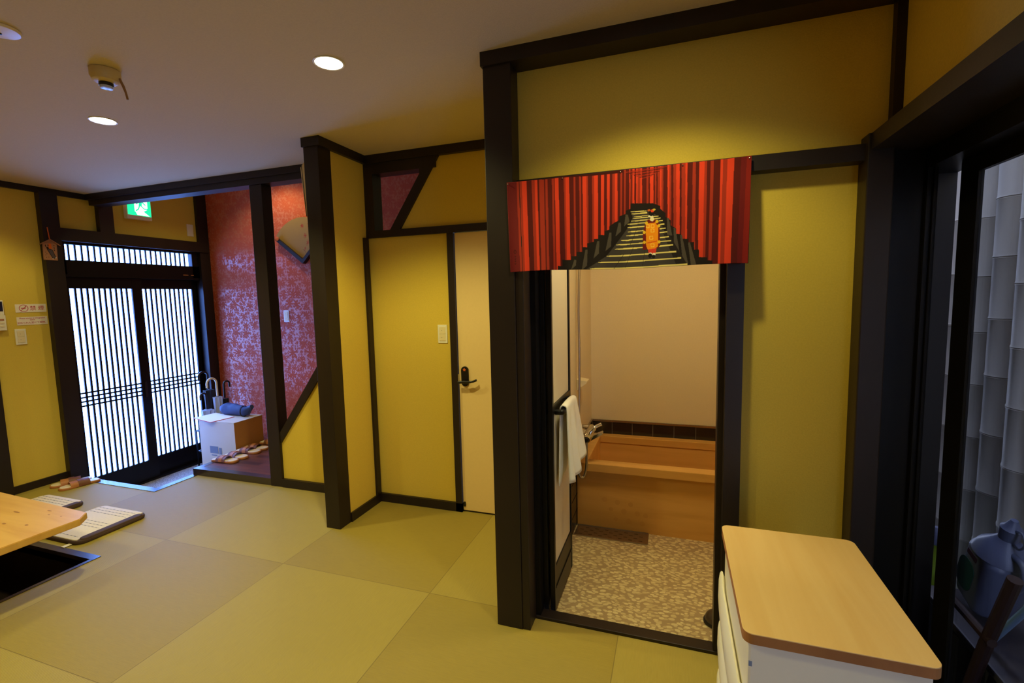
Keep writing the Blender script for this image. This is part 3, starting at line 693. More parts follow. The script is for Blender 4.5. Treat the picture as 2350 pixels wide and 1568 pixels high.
obj('lettering', text_bm('禁 煙', 0.041, wallx(2.341, 1.428)), M['sign_red'], t)
t = sign('smoking_notice', 2.254, 2.446, 1.311, 1.375, 'white strip sign with small red text below the no smoking sign')
bm = text_bm('Please smoke at designated', 0.0145, wallx(2.350, 1.360), 'CENTER')
b2 = text_bm('space', 0.0145, wallx(2.350, 1.347), 'CENTER'); me_ = bpy.data.meshes.new('x'); b2.to_mesh(me_); b2.free(); bm.from_mesh(me_)
b2 = text_bm('決められた室にて喫煙。', 0.0175, wallx(2.350, 1.322), 'CENTER'); b2.to_mesh(me_); b2.free(); bm.from_mesh(me_); bpy.data.meshes.remove(me_)
obj('lettering', bm, M['sign_red'], t)
# exit sign
t = thing('exit_sign', (-4.85, 3.20, 2.28), 'green lit exit sign with running figure above the entrance doors', 'exit sign')
obj('housing', nb((-4.85, -4.80, 3.105, 3.325, 2.255, 2.475), bev=0.003), M['white_plastic'], t)
cv = Canvas(90, 90, (20, 190, 120))
cv.poly([(0.30, 0.0), (0.86, 0.0), (0.86, 0.62), (0.62, 0.80), (0.30, 0.80)], (250, 255, 252)); cv.poly([(0.30, 0.72), (0.62, 0.72), (0.92, 0.97), (0.40, 0.97)], (250, 255, 252))
G_ = (20, 180, 120)
cv.ell(0.63, 0.14, 0.065, 0.065, G_); cv.poly([(0.50, 0.23), (0.64, 0.23), (0.62, 0.50), (0.48, 0.50)], G_)
for a, b in (((0.62, 0.26), (0.76, 0.40)), ((0.52, 0.26), (0.40, 0.40)), ((0.58, 0.48), (0.72, 0.62)), ((0.72, 0.62), (0.84, 0.60)), ((0.52, 0.48), (0.46, 0.66)), ((0.46, 0.66), (0.36, 0.76))): cv.line(a, b, 0.06, G_)
print_mesh('pictogram', cv, lambda u, v: Vector((-4.7995, 3.11+u*0.21, 2.47-v*0.18)), M['print_lit'], t)
# wooden plaque hanging on the post
t = thing('wooden_plaque', (-4.79, 2.485, 1.826), 'house shaped wooden plaque with grey animal drawing hanging on post', 'plaque')
bm = bmesh.new(); prism(bm, [(2.439, 1.828), (2.531, 1.826), (2.535, 1.958), (2.491, 1.992), (2.441, 1.960)], -4.795, -4.789, 'x'); obj('board', bm, M['plywood'], t)
bm = bmesh.new(); prism(bm, [(2.424, 1.953), (2.491, 1.998), (2.556, 1.952), (2.556, 1.945), (2.491, 1.989), (2.424, 1.946)], -4.795, -4.782, 'x'); obj('roof_strip', bm, M['plywood'], t)
cv = Canvas(70, 100, (176, 124, 84)); bk = (40, 30, 28); gy = (92, 80, 78)
cv.poly([(0.20, 0.22), (0.36, 0.22), (0.44, 0.30), (0.70, 0.40), (0.92, 0.86), (0.66, 0.97), (0.28, 0.42)], bk); cv.poly([(0.30, 0.36), (0.66, 0.40), (0.86, 0.84), (0.68, 0.92), (0.36, 0.44)], gy)
cv.ell(0.18, 0.16, 0.04, 0.07, bk); cv.ell(0.38, 0.14, 0.04, 0.07, bk); cv.poly([(0.42, 0.02), (0.62, 0.02), (0.66, 0.33), (0.42, 0.33)], (222, 104, 24))
cv.ell(0.66, 0.95, 0.05, 0.03, (230, 225, 210)); cv.ell(0.90, 0.87, 0.05, 0.03, (230, 225, 210))
for yy in (0.12, 0.22, 0.32, 0.42): cv.ell(0.84, yy, 0.04, 0.03, bk)
for xx, yy in ((0.14, 0.56), (0.22, 0.66), (0.12, 0.74), (0.16, 0.88), (0.34, 0.86)): cv.ell(xx, yy, 0.035, 0.025, (96, 62, 40))
print_mesh('drawing', cv, lambda u, v: Vector((-4.7885, 2.444+u*0.084, 1.962-v*0.130)), M['print_paper'], t)
bm = bmesh.new(); tube(bm, [(-4.792, 2.485, 2.09), (-4.790, 2.488, 2.03), (-4.788, 2.491, 1.985)], 0.004, 8); obj('cord', bm, M['orange'], t)
# cream unit on the far side of the return wall
t = thing('wall_unit', (-2.15, 2.64, 1.97), 'narrow cream unit fixed high behind the free standing post', 'wall unit')
bm = bmesh.new(); prism(bm, [(-2.06, 1.975), (-2.205, 1.975), (-2.222, 1.995), (-2.243, 2.29), (-2.215, 2.318), (-2.06, 2.318)], 2.50, 2.785, 'y'); obj('housing', bm, M['cream_plastic'], t)
bm = bmesh.new(); prism(bm, [(-2.215, 1.985), (-2.219, 1.985), (-2.236, 2.305), (-2.232, 2.305)], 2.4985, 2.50, 'y'); obj('seam', bm, M['black_plastic'], t)
# fan picture on the red wall
t = thing('fan_picture', (-3.53, 3.90, 1.84), 'gold fan shaped picture with dark edge hanging on red wallpaper', 'picture')
AX, AZ, RR = -3.522, 1.868, 0.415
def fanpt(r, a): return (AX+r*math.cos(a), AZ+r*math.sin(a))
A0, A1 = math.radians(44), math.radians(143)
cv = Canvas(120, 80, (150, 114, 66))
rd = (150, 44, 30)
for cx_, cy_, r_ in ((0.30, 0.16, 0.07), (0.22, 0.36, 0.08), (0.38, 0.46, 0.06), (0.26, 0.62, 0.08), (0.46, 0.22, 0.05), (0.12, 0.5, 0.06), (0.34, 0.78, 0.05)):
    for k in range(7):
        a = 2*math.pi*k/7+cx_*9; cv.line((cx_, cy_), (cx_+r_*0.66*math.cos(a), cy_+r_*math.sin(a)), 0.016, rd, 1.5)
cv.line((0.1, 0.9), (0.5, 0.8), 0.01, (90, 60, 30), 1.5)
print_mesh('fan_paper', cv, lambda u, v: Vector((AX+(0.02+(1-v)*(RR-0.02))*math.cos(A0+u*(A1-A0)), 3.895, AZ+(0.02+(1-v)*(RR-0.02))*math.sin(A0+u*(A1-A0)))), M['print_paper'], t)
bm = bmesh.new(); prism(bm, [fanpt(0.0, A0)]+[fanpt(RR, A0+(A1-A0)*k/20) for k in range(21)], 3.897, 3.918); obj('backing', bm, M['gold'], t)
for a in (A0, A1):
    d = Vector((math.cos(a), math.sin(a))); nrm = Vector((math.sin(a), -math.cos(a)))*(1 if a == A0 else -1)
    q0 = Vector((AX, AZ-0.045)); 
    pts = [Vector((AX, AZ))-d*0.0, Vector((AX, AZ))+d*(RR*0.93), Vector((AX, AZ))+d*(RR*0.93)+nrm*0.035, Vector((AX, AZ-0.045))]
    bm = bmesh.new(); prism(bm, [(p_.x, p_.y) for p_ in pts], 3.872, 3.918); obj('edge_board', bm, M['dark_wood'], t)
bm = bmesh.new(); hx, hz = fanpt(RR*0.93, A1)
for k in range(9):
    a = math.radians(200+k*22); tube(bm, [(hx+0.01, 3.868, hz), (hx+0.01+0.03*math.cos(a), 3.862, hz-0.012+0.03*math.sin(a))], [0.006, 0.0015], 6)
obj('dried_leaf_ornament', bm, M['leaf_brown'], t)

# ================================================================== NOREN CURTAIN
def nuv(px, py):
    """crop pixel of the printed cloth -> u,v on the cloth"""
    u, v = 0.5, 0.5
    for _ in range(12):
        xl = 218+(255-218)*v; xr = 2222+(2183-2222)*v
        u = (px-xl)/(xr-xl)
        yt = 290+(92-290)*u; yb = 1015+(950-1015)*u
        v = (py-yt)/(yb-yt)
    return u, v
cv = Canvas(760, 320, (60, 14, 12))
DKM, DK, MID, BR_, BLK = (104, 22, 24), (84, 20, 17), (154, 44, 28), (210, 58, 34), (30, 22, 20)
def px1(x, y): return nuv((1160+x/6.534-1100)*3.5606, (400+y/6.534-340)*3.5606)
stripes = [(0, 175, DKM), (175, 215, MID), (215, 226, BLK), (226, 265, MID), (265, 345, BR_), (345, 430, DK), (430, 480, MID), (480, 525, BR_), (525, 555, DK), (555, 635, MID), (635, 655, DK), (655, 695, MID), (695, 765, DK), (765, 800, MID), (800, 812, DK), (812, 875, BR_), (875, 958, DK), (958, 985, MID), (985, 1045, BR_), (1045, 1115, DK), (1115, 1145, MID), (1145, 1205, DK), (1205, 1235, MID), (1235, 1258, DK), (1258, 1320, BR_), (1320, 1345, MID), (1345, 1408, DK), (1408, 1438, MID), (1438, 1500, BR_), (1500, 1545, DK), (1545, 1595, BR_), (1595, 1640, DK), (1640, 1680, BR_), (1680, 1720, DK), (1720, 1760, MID), (1760, 1800, BR_), (1800, 1840, DK), (1840, 1870, MID), (1870, 1895, DK)]
for a, b, c in stripes:
    sh_ = 70*(1-a/1900.0)                      # stripes lean a little towards the foot
    cv.poly([px1(a, 130-0.07*a), px1(b, 130-0.07*b), px1(b+sh_*(1.15 if a > 100 else 3.0), 1470), px1(a+sh_*1.15 if a > 0 else 70, 1470)], c)
def P7(x, y): return nuv(x, y)
x = 1240
rs = random.Random(3)
while x < 1640:
    ww = rs.choice((8, 11, 14)); c = rs.choice((DK, MID, MID, BR_, DK)); cv.poly([P7(x, 130), P7(x+ww, 130), P7(x+ww, 700), P7(x, 700)], c); x += ww
right = [(1640, 1662, MID), (1662, 1690, BR_), (1690, 1705, DK), (1705, 1735, MID), (1735, 1750, BR_), (1750, 1790, DK), (1790, 1815, MID), (1815, 1840, DK), (1840, 1880, BR_), (1880, 1900, MID), (1900, 1925, DK), (1925, 1950, MID), (1950, 2000, DK), (2000, 2018, BR_), (2018, 2050, MID), (2050, 2100, BR_), (2100, 2150, DK), (2150, 2190, DKM), (2190, 2230, (130, 28, 22))]
for a, b, c in right:
    k = (a-1640)/590.0
    cv.poly([P7(a, 60), P7(b, 60), P7(b-60*k, 1000), P7(a-60*k, 1000)], c)
# nested gate beams, far end of the avenue
for i in range(7):
    x0, x1, y0 = 1262+i*22, 1592-i*20, 205-i*1+i*9
    cv.poly([P7(x0, y0), P7(x1, y0-44+i*4), P7(x1, y0-44+i*4+6), P7(x0, y0+6)], DK if i % 2 else (150, 36, 24))
# dark feet of the posts and stone path
base = [(690, 1010), (690, 968), (728, 968), (728, 917), (808, 915), (808, 885), (855, 885), (855, 850), (905, 850), (905, 810), (945, 810), (945, 778), (1000, 765), (1000, 742), (1040, 740), (1040, 710), (1090, 710), (1090, 680), (1130, 665), (1130, 640), (1170, 610), (1210, 590), (1210, 560), (1260, 540), (1260, 515), (1300, 500), (1300, 456), (1480, 456), (1540, 480), (1540, 505), (1580, 540), (1580, 570), (1620, 600), (1620, 640), (1660, 665), (1660, 708), (1698, 710), (1698, 750), (1755, 750), (1755, 780), (1795, 780), (1795, 840), (1830, 840), (1830, 902), (1890, 905), (1890, 928), (1928, 930), (1928, 975)]
cv.poly([P7(*p_) for p_ in base], BLK)
gry = (78, 68, 60)
for (a, b, c, d) in ((805, 1000, 835, 915), (900, 1000, 930, 830), (1000, 900, 1030, 760), (1100, 840, 1130, 690), (1180, 720, 1205, 610), (1250, 640, 1262, 545)): cv.poly([P7(a, b), P7(a+45, b-40), P7(c+18, d), P7(c, d)], gry)
for (a, b, c, d) in ((1600, 720, 1590, 580), (1655, 850, 1640, 660), (1720, 950, 1690, 720), (1780, 965, 1750, 780)): cv.poly([P7(a-10, b), P7(a+30, b), P7(c+14, d), P7(c, d)], gry)
cv.poly([P7(*p_) for p_ in ((1310, 516), (1440, 512), (1520, 560), (1600, 760), (1745, 965), (930, 995), (1110, 880), (1290, 640), (1320, 570))], (66, 58, 54))
cv.poly([P7(*p_) for p_ in ((1560, 700), (1610, 720), (1740, 950), (1660, 960))], (40, 32, 30))
for xl, yl, xr, yr, th in ((970, 985, 1745, 955, 11), (1040, 932, 1697, 903, 10), (1110, 880, 1660, 850, 10), (1175, 822, 1637, 797, 10), (1185, 787, 1622, 762, 8), (1225, 752, 1605, 730, 9), (1268, 714, 1593, 690, 8), (1280, 683, 1580, 660, 8), (1280, 649, 1570, 627, 9), (1280, 622, 1557, 598, 6), (1307, 597, 1540, 577, 6), (1320, 575, 1525, 560, 5), (1330, 562, 1440, 553, 4), (1310, 540, 1435, 531, 8), (1302, 522, 1430, 517, 6)):
    cv.poly([P7(xl, yl-1), P7(xl+40, yl-th/2-1), P7(xr, yr-th/2), P7(xr, yr+th/2+1), P7(xl+40, yl+th/2), P7(xl, yl+3)], (230, 206, 120))
for a, b, c, d in ((1360, 650, 1300, 790), (1330, 800, 1260, 970), (1420, 820, 1400, 960), (1250, 860, 1170, 980)): cv.line(P7(a, b), P7(c, d), 0.004, (40, 34, 32), 2.5)
# walking figure in an orange sash, seen from behind
ma, og = (112, 26, 22), (240, 140, 20)
cv.poly([P7(*p_) for p_ in ((1440, 588), (1500, 585), (1532, 620), (1536, 800), (1520, 820), (1400, 832), (1402, 700), (1420, 615))], ma)
cv.poly([P7(*p_) for p_ in ((1440, 618), (1500, 612), (1524, 650), (1520, 805), (1500, 822), (1442, 830), (1428, 800), (1425, 660))], og)
cv.line(P7(1440, 775), P7(1510, 762), 0.010, (214, 84, 24), 2.5)
for a, b in ((1478, 676), (1468, 734), (1478, 640), (1440, 640), (1478, 795)):
    for (q0, q1) in (((-12, -12), (12, -12)), ((12, -12), (12, 12)), ((12, 12), (-12, 12)), ((-12, 12), (-12, -12))): cv.line(P7(a+q0[0], b+q0[1]), P7(a+q1[0], b+q1[1]), 0.006, (250, 196, 70), 2.5)
for a, b in ((1413, 690), (1414, 770), (1529, 770), (1527, 640), (1512, 605), (1430, 615)): cv.ell(*P7(a, b), 0.006, 0.016, (226, 176, 40))
cv.poly([P7(*p_) for p_ in ((1442, 828), (1510, 818), (1502, 864), (1448, 862))], (214, 60, 44))
cv.ell(*P7(1461, 862), 0.006, 0.012, (236, 226, 196)); cv.ell(*P7(1489, 868), 0.007, 0.014, (236, 226, 196)); cv.ell(*P7(1459, 878), 0.008, 0.022, (26, 20, 18)); cv.ell(*P7(1487, 886), 0.007, 0.018, (26, 20, 18))
cv.poly([P7(*p_) for p_ in ((1464, 556), (1480, 556), (1492, 590), (1476, 604), (1456, 592))], (232, 216, 176)); cv.ell(*P7(1455, 560), 0.006, 0.012, (232, 216, 176))
cv.ell(*P7(1470, 530), 0.0125, 0.036, (24, 18, 18)); cv.ell(*P7(1477, 517), 0.007, 0.016, (220, 66, 36)); cv.ell(*P7(1450, 512), 0.006, 0.010, (190, 90, 30)); cv.ell(*P7(1490, 508), 0.006, 0.010, (200, 170, 60))
# small emblem and four characters in the corner
cv.ell(*P7(297, 848), 0.007, 0.024, (70, 12, 14), ring=0.3); cv.line(P7(290, 848), P7(304, 848), 0.005, (70, 12, 14), 2.5); cv.line(P7(297, 838), P7(297, 860), 0.005, (70, 12, 14), 2.5)
for yy in (886, 906, 926, 945):
    cv.line(P7(294, yy), P7(309, yy-2), 0.005, (70, 12, 14), 2.5); cv.line(P7(301, yy-6), P7(301, yy+7), 0.005, (70, 12, 14), 2.5); cv.line(P7(296, yy+5), P7(307, yy+4), 0.004, (70, 12, 14), 2.5)
nr = thing('noren_curtain', (-0.19, 1.85, 1.545), 'short red printed cloth of shrine gates hung over the bathroom opening', 'curtain')
def cloth(u, v):
    xl, xr = -0.632+0.008*v, 0.252-0.008*v
    x = xl+(xr-xl)*u
    y = 1.829+0.052*max(0.0, min(1.0, (u-0.08)/0.3))*(1-v)**2*0.9
    y = 1.829+(0.044*u)*(1-v)
    y += v*(0.004*math.sin(u*26+0.6)+0.003*math.sin(u*51+1.0))-0.006*v
    z0 = 1.900+0.015*u-0.002*abs(math.sin(u*4*math.pi))
    z1 = 1.546-0.003*u+0.003*math.sin(u*9)
    return Vector((x, y, z0+(z1-z0)*v))
print_mesh('cloth', cv, cloth, M['print'], nr, solid=0.0012)
for k in range(5):
    p_ = cloth(k/4*0.985+0.007, 0.02); bm = bmesh.new(); bmesh.ops.create_uvsphere(bm, u_segments=10, v_segments=6, radius=0.0026, matrix=Matrix.Translation(p_+Vector((0, -0.003, 0))))
    tube(bm, [p_, p_+Vector((0, 0.012, 0))], 0.0012, 6); obj('pin', bm, M['steel'], nr)

# ================================================================== TABLE, PIT, CUSHIONS, SLIPPERS
struct('wall_pit', nb((PX0-0.02, PX0, PY0, PY1, -0.36, -0.02), (PX1, PX1+0.02, PY0, PY1, -0.36, -0.02), (PX0, PX1, PY0-0.02, PY0, -0.36, -0.02), (PX0, PX1, PY1, PY1+0.02, -0.36, -0.02)), M['dark_wood'])
struct('floor_pit', nb((PX0, PX1, PY0, PY1, -0.38, -0.36)), M['dark_wood'])
trim(nb((PX0-0.04, PX1+0.022, PY1-0.002, PY1+0.04, -0.02, 0.004), (PX1-0.002, PX1+0.022, PY0-0.04, PY1, -0.02, 0.004), (PX0-0.04, PX0+0.002, PY0-0.04, PY1, -0.02, 0.004), (PX0, PX1, PY0-0.04, PY0+0.002, -0.02, 0.004)), 'dark varnished edge around the pit under the low table', M['floor_trim'], 'floor edge')
TR_ = math.radians(-2.4)
tb = thing('low_table', (-3.0, 1.575, 0), 'low pine table with cut corner over the floor pit', 'table', rz=TR_, local=True)
bm = bmesh.new(); prism(bm, [(0.028, -0.035), (0.028, -0.88), (-1.30, -0.88), (-1.30, 0.028), (-0.035, 0.028)], 0.288, 0.325, 'z')
bmesh.ops.bevel(bm, geom=[e for e in bm.edges if abs(e.verts[0].co.z-e.verts[1].co.z) < 1e-6], offset=0.003, segments=2, affect='EDGES')
o = obj('tabletop', bm, M['pine'], tb)
KN = mat('pine_knot', S(158, 106, 46), 0.5)
for kx, ky, a, b in ((-0.16, -0.17, 0.012, 0.006), (-0.20, -0.06, 0.010, 0.004), (-0.30, -0.20, 0.014, 0.006), (-0.26, -0.03, 0.02, 0.004), (-0.42, -0.10, 0.03, 0.005), (-0.11, -0.05, 0.007, 0.004), (-0.36, -0.30, 0.012, 0.006)):
    bm = bmesh.new(); bm.faces.new([bm.verts.new((kx+a*math.cos(math.radians(q*30)), ky+b*math.sin(math.radians(q*30)), 0.3256)) for q in range(12)])
    obj('knot', bm, KN, o)
for (x, y) in ((-0.75, -0.20), (-1.10, -0.20), (-0.75, -0.72), (-1.10, -0.72)):
    obj('leg', nb((x-0.035, x+0.035, y-0.035, y+0.035, -0.36, 0.288), bev=0.003), M['pine'], tb)
for y in (-0.24, -0.71): obj('apron', nb((-1.12, -0.72, y, y+0.03, 0.22, 0.288)), M['pine'], tb)

def cushion(x0, x1, y0, y1, label):
    t = thing('floor_cushion', ((x0+x1)/2, (y0+y1)/2, 0), label, 'cushion', 'thin rush floor cushions by the table')
    bm = bmesh.new(); pillow(bm, rrect(x0+0.002, x1-0.002, y0, y1, 0.055), 0.0, 0.026, 0.009)
    pad = soft(obj('pad', bm, M['brown_cloth'], t))
    bm = bmesh.new()
    pts = [(x, y) for x, y in rrect(x0+0.012, x1-0.012, y0+0.008, y1-0.008, 0.05) ]
    pts = [(min(x, x1-0.055+0.035*(abs((y-(y0+y1)/2)/((y1-y0)/2))**8)), y) for x, y in pts]
    pillow(bm, pts, 0.020, 0.0305, 0.004); soft(obj('rush_top', bm, M['rush'], t))
    for f in (0.10, 0.76, 0.83, 0.90, 0.38, 0.45, 0.52):
        y = y0+(y1-y0)*f; bm = bmesh.new()
        box(bm, x0+0.03, x1-0.07, y-0.0006, y+0.0006, 0.0300, 0.0309)
        xx = x0+0.03
        while xx < x1-0.08:
            box(bm, xx, xx+0.016, y-0.0017, y+0.0017, 0.0300, 0.0312); xx += 0.036
        obj('stitched_row', bm, M['indigo'], pad)
    bm = bmesh.new(); pillow(bm, [(x1-0.058+0.0*k, 0) for k in ()] or rrect(x1-0.058, x1-0.004, y0+0.03, y1-0.03, 0.024), 0.012, 0.032, 0.006); soft(obj('side_border', bm, M['brown_cloth'], t))
    return t
cushion(-3.86, -3.395, 1.735, 2.145, 'rush floor cushion with dark border, half under the table corner')
obj('care_tag', nb((-3.485, -3.455, 1.695, 1.74, 0.005, 0.007)), M['sign_white'], [o_ for o_ in bpy.data.objects if o_.name == 'floor_cushion'][0])
cushion(-4.52, -4.06, 1.75, 2.155, 'rush floor cushion farther back, nearer the left wall')

def make_slipper(label, group, bands):
    t = thing('slipper', (0, 0, 0), label, 'slipper', group, local=True)
    def outline(s):
        half = [(0.0, 0.024), (0.012, 0.036), (0.05, 0.036), (0.10, 0.034), (0.15, 0.040), (0.20, 0.045), (0.235, 0.038), (0.252, 0.020)]
        sp_ = smooth_path([(0.0, 0.0, 0)]+[(a, b, 0) for a, b in half]+[(0.256, 0.0, 0)], 4)
        up = [(p_.x-0.128, p_.y) for p_ in sp_]; lo_ = [(x, -y) for x, y in up[1:-1]][::-1]
        return [(x*s, y*s) for x, y in up+lo_]
    bm = bmesh.new(); pillow(bm, outline(1.0), 0.0, 0.018, 0.004); soft(obj('sole', bm, M['tan'], t))
    bm = bmesh.new(); pillow(bm, outline(0.94), 0.017, 0.0215, 0.0015); soft(obj('insole', bm, M['insole'], t))
    for x0, x1, h, mm in bands:
        bm = bmesh.new(); n_ = 14
        rows = []
        for i in range(n_+1):
            a = math.pi*i/n_; yy = -0.043*math.cos(a); zz = 0.006+(h-0.006)*math.sin(a)**0.7
            rows.append([bm.verts.new((x_, yy*q_, zz*q2)) for x_, q_, q2 in ((x0, 1, 1), (x1, 1, 1), (x1, 0.95, 0.93), (x0, 0.95, 0.93))])
        for i in range(n_):
            for k in range(4): bm.faces.new((rows[i][k], rows[i][(k+1) % 4], rows[i+1][(k+1) % 4], rows[i+1][k]))
        bm.faces.new(rows[0]); bm.faces.new(rows[-1][::-1]); bmesh.ops.recalc_face_normals(bm, faces=bm.faces)
        soft(obj('strap', bm, M[mm], t), 50)
    return t
def copy_thing(src, label):
    r = src.copy(); COL.objects.link(r); r['label'] = label
    for ch in src.children:
        c = ch.copy(); COL.objects.link(c); c.parent = r
    return r
sl = make_slipper('tan strap slipper on the plank step, nearest of the row', 'slippers on the plank step', ((-0.066, -0.034, 0.046, 'brown_strap'), (-0.036, 0.000, 0.052, 'tan'), (-0.002, 0.030, 0.048, 'brown_strap')))
spots = [(-3.735, 3.025, 3), (-3.735, 3.137, -4), (-3.745, 3.275, 4), (-3.755, 3.372, 6), (-3.735, 3.545, 5)]
labs = [None, 'tan strap slipper on the plank step, second from the front', 'tan strap slipper on the plank step, third from the front', 'tan strap slipper on the plank step, fourth from the front', 'tan strap slipper at the back, partly hidden by the entrance post']
for i, (x, y, a) in enumerate(spots):
    o = sl if i == 0 else copy_thing(sl, labs[i])
    o.location = (x, y, 0.0545); o.rotation_euler = (0, 0, math.radians(a))
for i, (x, y, a, lb) in enumerate(((-4.548, 2.378, 256, 'tan strap slipper on the tatami by the door edge, right one'), (-4.665, 2.385, 243, 'tan strap slipper on the tatami by the left wall, left one'))):
    o = sl2 = make_slipper(lb, 'slippers on the tatami', ((-0.060, -0.020, 0.050, 'brown_strap'), (-0.022, 0.014, 0.054, 'brown_strap'), (0.012, 0.062, 0.050, 'tan'))) if i == 0 else copy_thing(sl2, lb)
    o.location = (x, y, 0.0); o.rotation_euler = (0, 0, math.radians(a))
# black shoe in the sunken entrance
t = thing('black_shoe', (-4.06, 2.60, -0.28), 'black sandal on the gravel just behind the floor edge', 'shoe', rz=math.radians(200), local=True)
bm = bmesh.new(); pillow(bm, [(0.13*math.cos(a), 0.045*math.sin(a)*(1+0.15*math.cos(a))) for a in [math.radians(k*15) for k in range(24)]], 0.0, 0.03, 0.006); soft(obj('sole', bm, M['rubber'], t))
bm = bmesh.new(); tube(bm, smooth_path([(0.02, -0.045, 0.02), (0.035, -0.03, 0.06), (0.04, 0, 0.075), (0.035, 0.03, 0.06), (0.02, 0.045, 0.02)], 5), 0.016, 10); soft(obj('strap', bm, M['black_plastic'], t))

# ================================================================== BOX, POUCH, PAPER, UMBRELLAS
t = thing('cardboard_box', (-4.13, 3.44, -0.28), 'white faced cardboard box standing in the entrance', 'box')
bm = nb((-4.355, -3.905, 3.28, 3.605, -0.28, 0.318), bev=0.002)
o = obj('carton', bm, [M['white_card'], M['cardboard']], t)
for p_ in o.data.polygons:
    if abs(p_.normal.x) > 0.5: p_.material_index = 1
obj('top_flap', nb((-4.355, -3.903, 3.278, 3.44, 0.318, 0.3215), (-4.355, -3.903, 3.444, 3.607, 0.318, 0.3215)), M['white_card'], t)
obj('printed_label', nb((-4.235, -4.13, 3.2785, 3.28, 0.005, 0.075), (-4.12, -4.085, 3.2785, 3.28, 0.0, 0.065), (-4.22, -4.15, 3.2785, 3.28, -0.018, -0.008)), M['label_blue'], t)
t = thing('paper_sheet', (-4.28, 3.39, 0.322), 'white paper sheet with red underside lying on the box', 'paper')
PP = [(-4.47, 3.315), (-4.145, 3.235), (-4.105, 3.455), (-4.44, 3.535)]
bm = bmesh.new(); prism(bm, PP, 0.3255, 0.327, 'z'); obj('sheet', bm, M['paper'], t)
c_ = (sum(a for a, b in PP)/4, sum(b for a, b in PP)/4)
bm = bmesh.new(); prism(bm, [(c_[0]+(a-c_[0])*1.03, c_[1]+(b-c_[1])*1.03) for a, b in PP], 0.3218, 0.3252, 'z'); obj('red_backing', bm, M['red_paper'], t)
t = thing('drawstring_pouch', (-4.14, 3.515, 0.322), 'navy drawstring pouch resting on the cardboard box', 'pouch')
bm = bmesh.new(); n_ = 18; path = []; rad = []
for i in range(n_+1):
    f = i/n_; path.append((-4.36+f*0.43, 3.535-0.02*f, 0.322+0.062-0.012*f+(0.05*max(0, f-0.8)/0.2)))
    rad.append(0.062*min(1, (0.05+f*6)**0.5)*(1-0.25*f)*(1-0.55*max(0, f-0.8)/0.2))
tube(bm, path, rad, 20)
for v in bm.verts:
    v.co.z = 0.322+max(0.0, (v.co.z-0.322)); d = math.sin(v.co.x*60)*0.003+math.sin(v.co.x*23+v.co.y*40)*0.004
    v.co.z += d*(1 if v.co.z > 0.34 else 0)
zmin = min(v.co.z for v in bm.verts)
soft(obj('bag', bm, M['navy'], t), 60)
bm = bmesh.new(); tube(bm, smooth_path([(-4.01, 3.50, 0.43), (-4.005, 3.45, 0.42), (-4.005, 3.44, 0.36), (-3.97, 3.45, 0.335), (-3.93, 3.47, 0.34), (-3.915, 3.49, 0.40), (-3.93, 3.50, 0.43)], 6), 0.003, 8)
tube(bm, [(-4.015, 3.50+0.047*math.cos(math.radians(k*20)), 0.376+0.052*math.sin(math.radians(k*20))) for k in range(19)], 0.003, 8, cap=False); soft(obj('cord', bm, M['cord'], t))
# umbrella stand with umbrellas
US = thing('umbrella_stand', (-4.60, 3.66, -0.28), 'dark umbrella stand behind the cardboard box', 'umbrella stand')
bm = nb((-4.71, -4.49, 3.50, 3.785, -0.28, -0.26))
for zz in (0.12, -0.10): 
    for b_ in ((-4.71, -4.70, 3.50, 3.785), (-4.50, -4.49, 3.50, 3.785), (-4.70, -4.50, 3.50, 3.51), (-4.70, -4.50, 3.775, 3.785)): box(bm, *b_, zz, zz+0.012)
for x, y in ((-4.705, 3.505), (-4.495, 3.505), (-4.705, 3.78), (-4.495, 3.78)): box(bm, x-0.006, x+0.006, y-0.006, y+0.006, -0.26, 0.132)
obj('rack', bm, M['black_alu'], US)
def umbrella(x, y, ztop, hook, rr, hm, canopy_m, label, fold=1.0, h_r=0.0105, cuff=None):
    t = thing('umbrella', (x, y, -0.258), label, 'umbrella', 'umbrellas in the entrance stand')
    s = 1 if hook > 0 else -1
    zc = ztop-rr
    pts = [(x, y, zc-0.14), (x, y, zc-0.05), (x, y, zc)]+[(x, y+s*(rr-rr*math.cos(math.radians(a))), zc+rr*math.sin(math.radians(a))) for a in range(15, 196, 15)]+[(x, y+s*2*rr, zc-0.035)]
    bm = bmesh.new(); tube(bm, pts, h_r, 12); soft(obj('hook_handle', bm, hm, t))
    bm = bmesh.new(); tube(bm, [(x, y, -0.256), (x, y, zc-0.12)], 0.004, 8); obj('shaft', bm, M['steel'], t)
    bm = bmesh.new(); zb, zt = -0.20, zc-0.15; rings = 10; seg = 20; V_ = []
    for i in range(rings):
        f = i/(rings-1); r_ = (0.010+0.034*f**0.8*fold)
        V_.append([bm.verts.new((x+r_*(1+0.28*math.cos(6*2*math.pi*k/seg+f*2))*math.cos(2*math.pi*k/seg), y+r_*(1+0.28*math.cos(6*2*math.pi*k/seg+f*2))*math.sin(2*math.pi*k/seg), zb+(zt-zb)*f)) for k in range(seg)])
    for i in range(rings-1):
        for k in range(seg): bm.faces.new((V_[i][k], V_[i][(k+1) % seg], V_[i+1][(k+1) % seg], V_[i+1][k]))
    bm.faces.new(V_[0][::-1]); bm.faces.new(V_[-1]); bmesh.ops.recalc_face_normals(bm, faces=bm.faces)
    soft(obj('furled_canopy', bm, canopy_m, t), 60)
    return t
umbrella(-4.55, 3.655, 0.668, -1, 0.055, M['white_plastic'], M['vinyl'], 'umbrella with white hooked handle behind the box', 0.8)
umbrella(-4.545, 3.735, 0.612, 1, 0.034, M['black_plastic'], M['cord'], 'umbrella with black hooked handle turned to the red wall', 0.6)
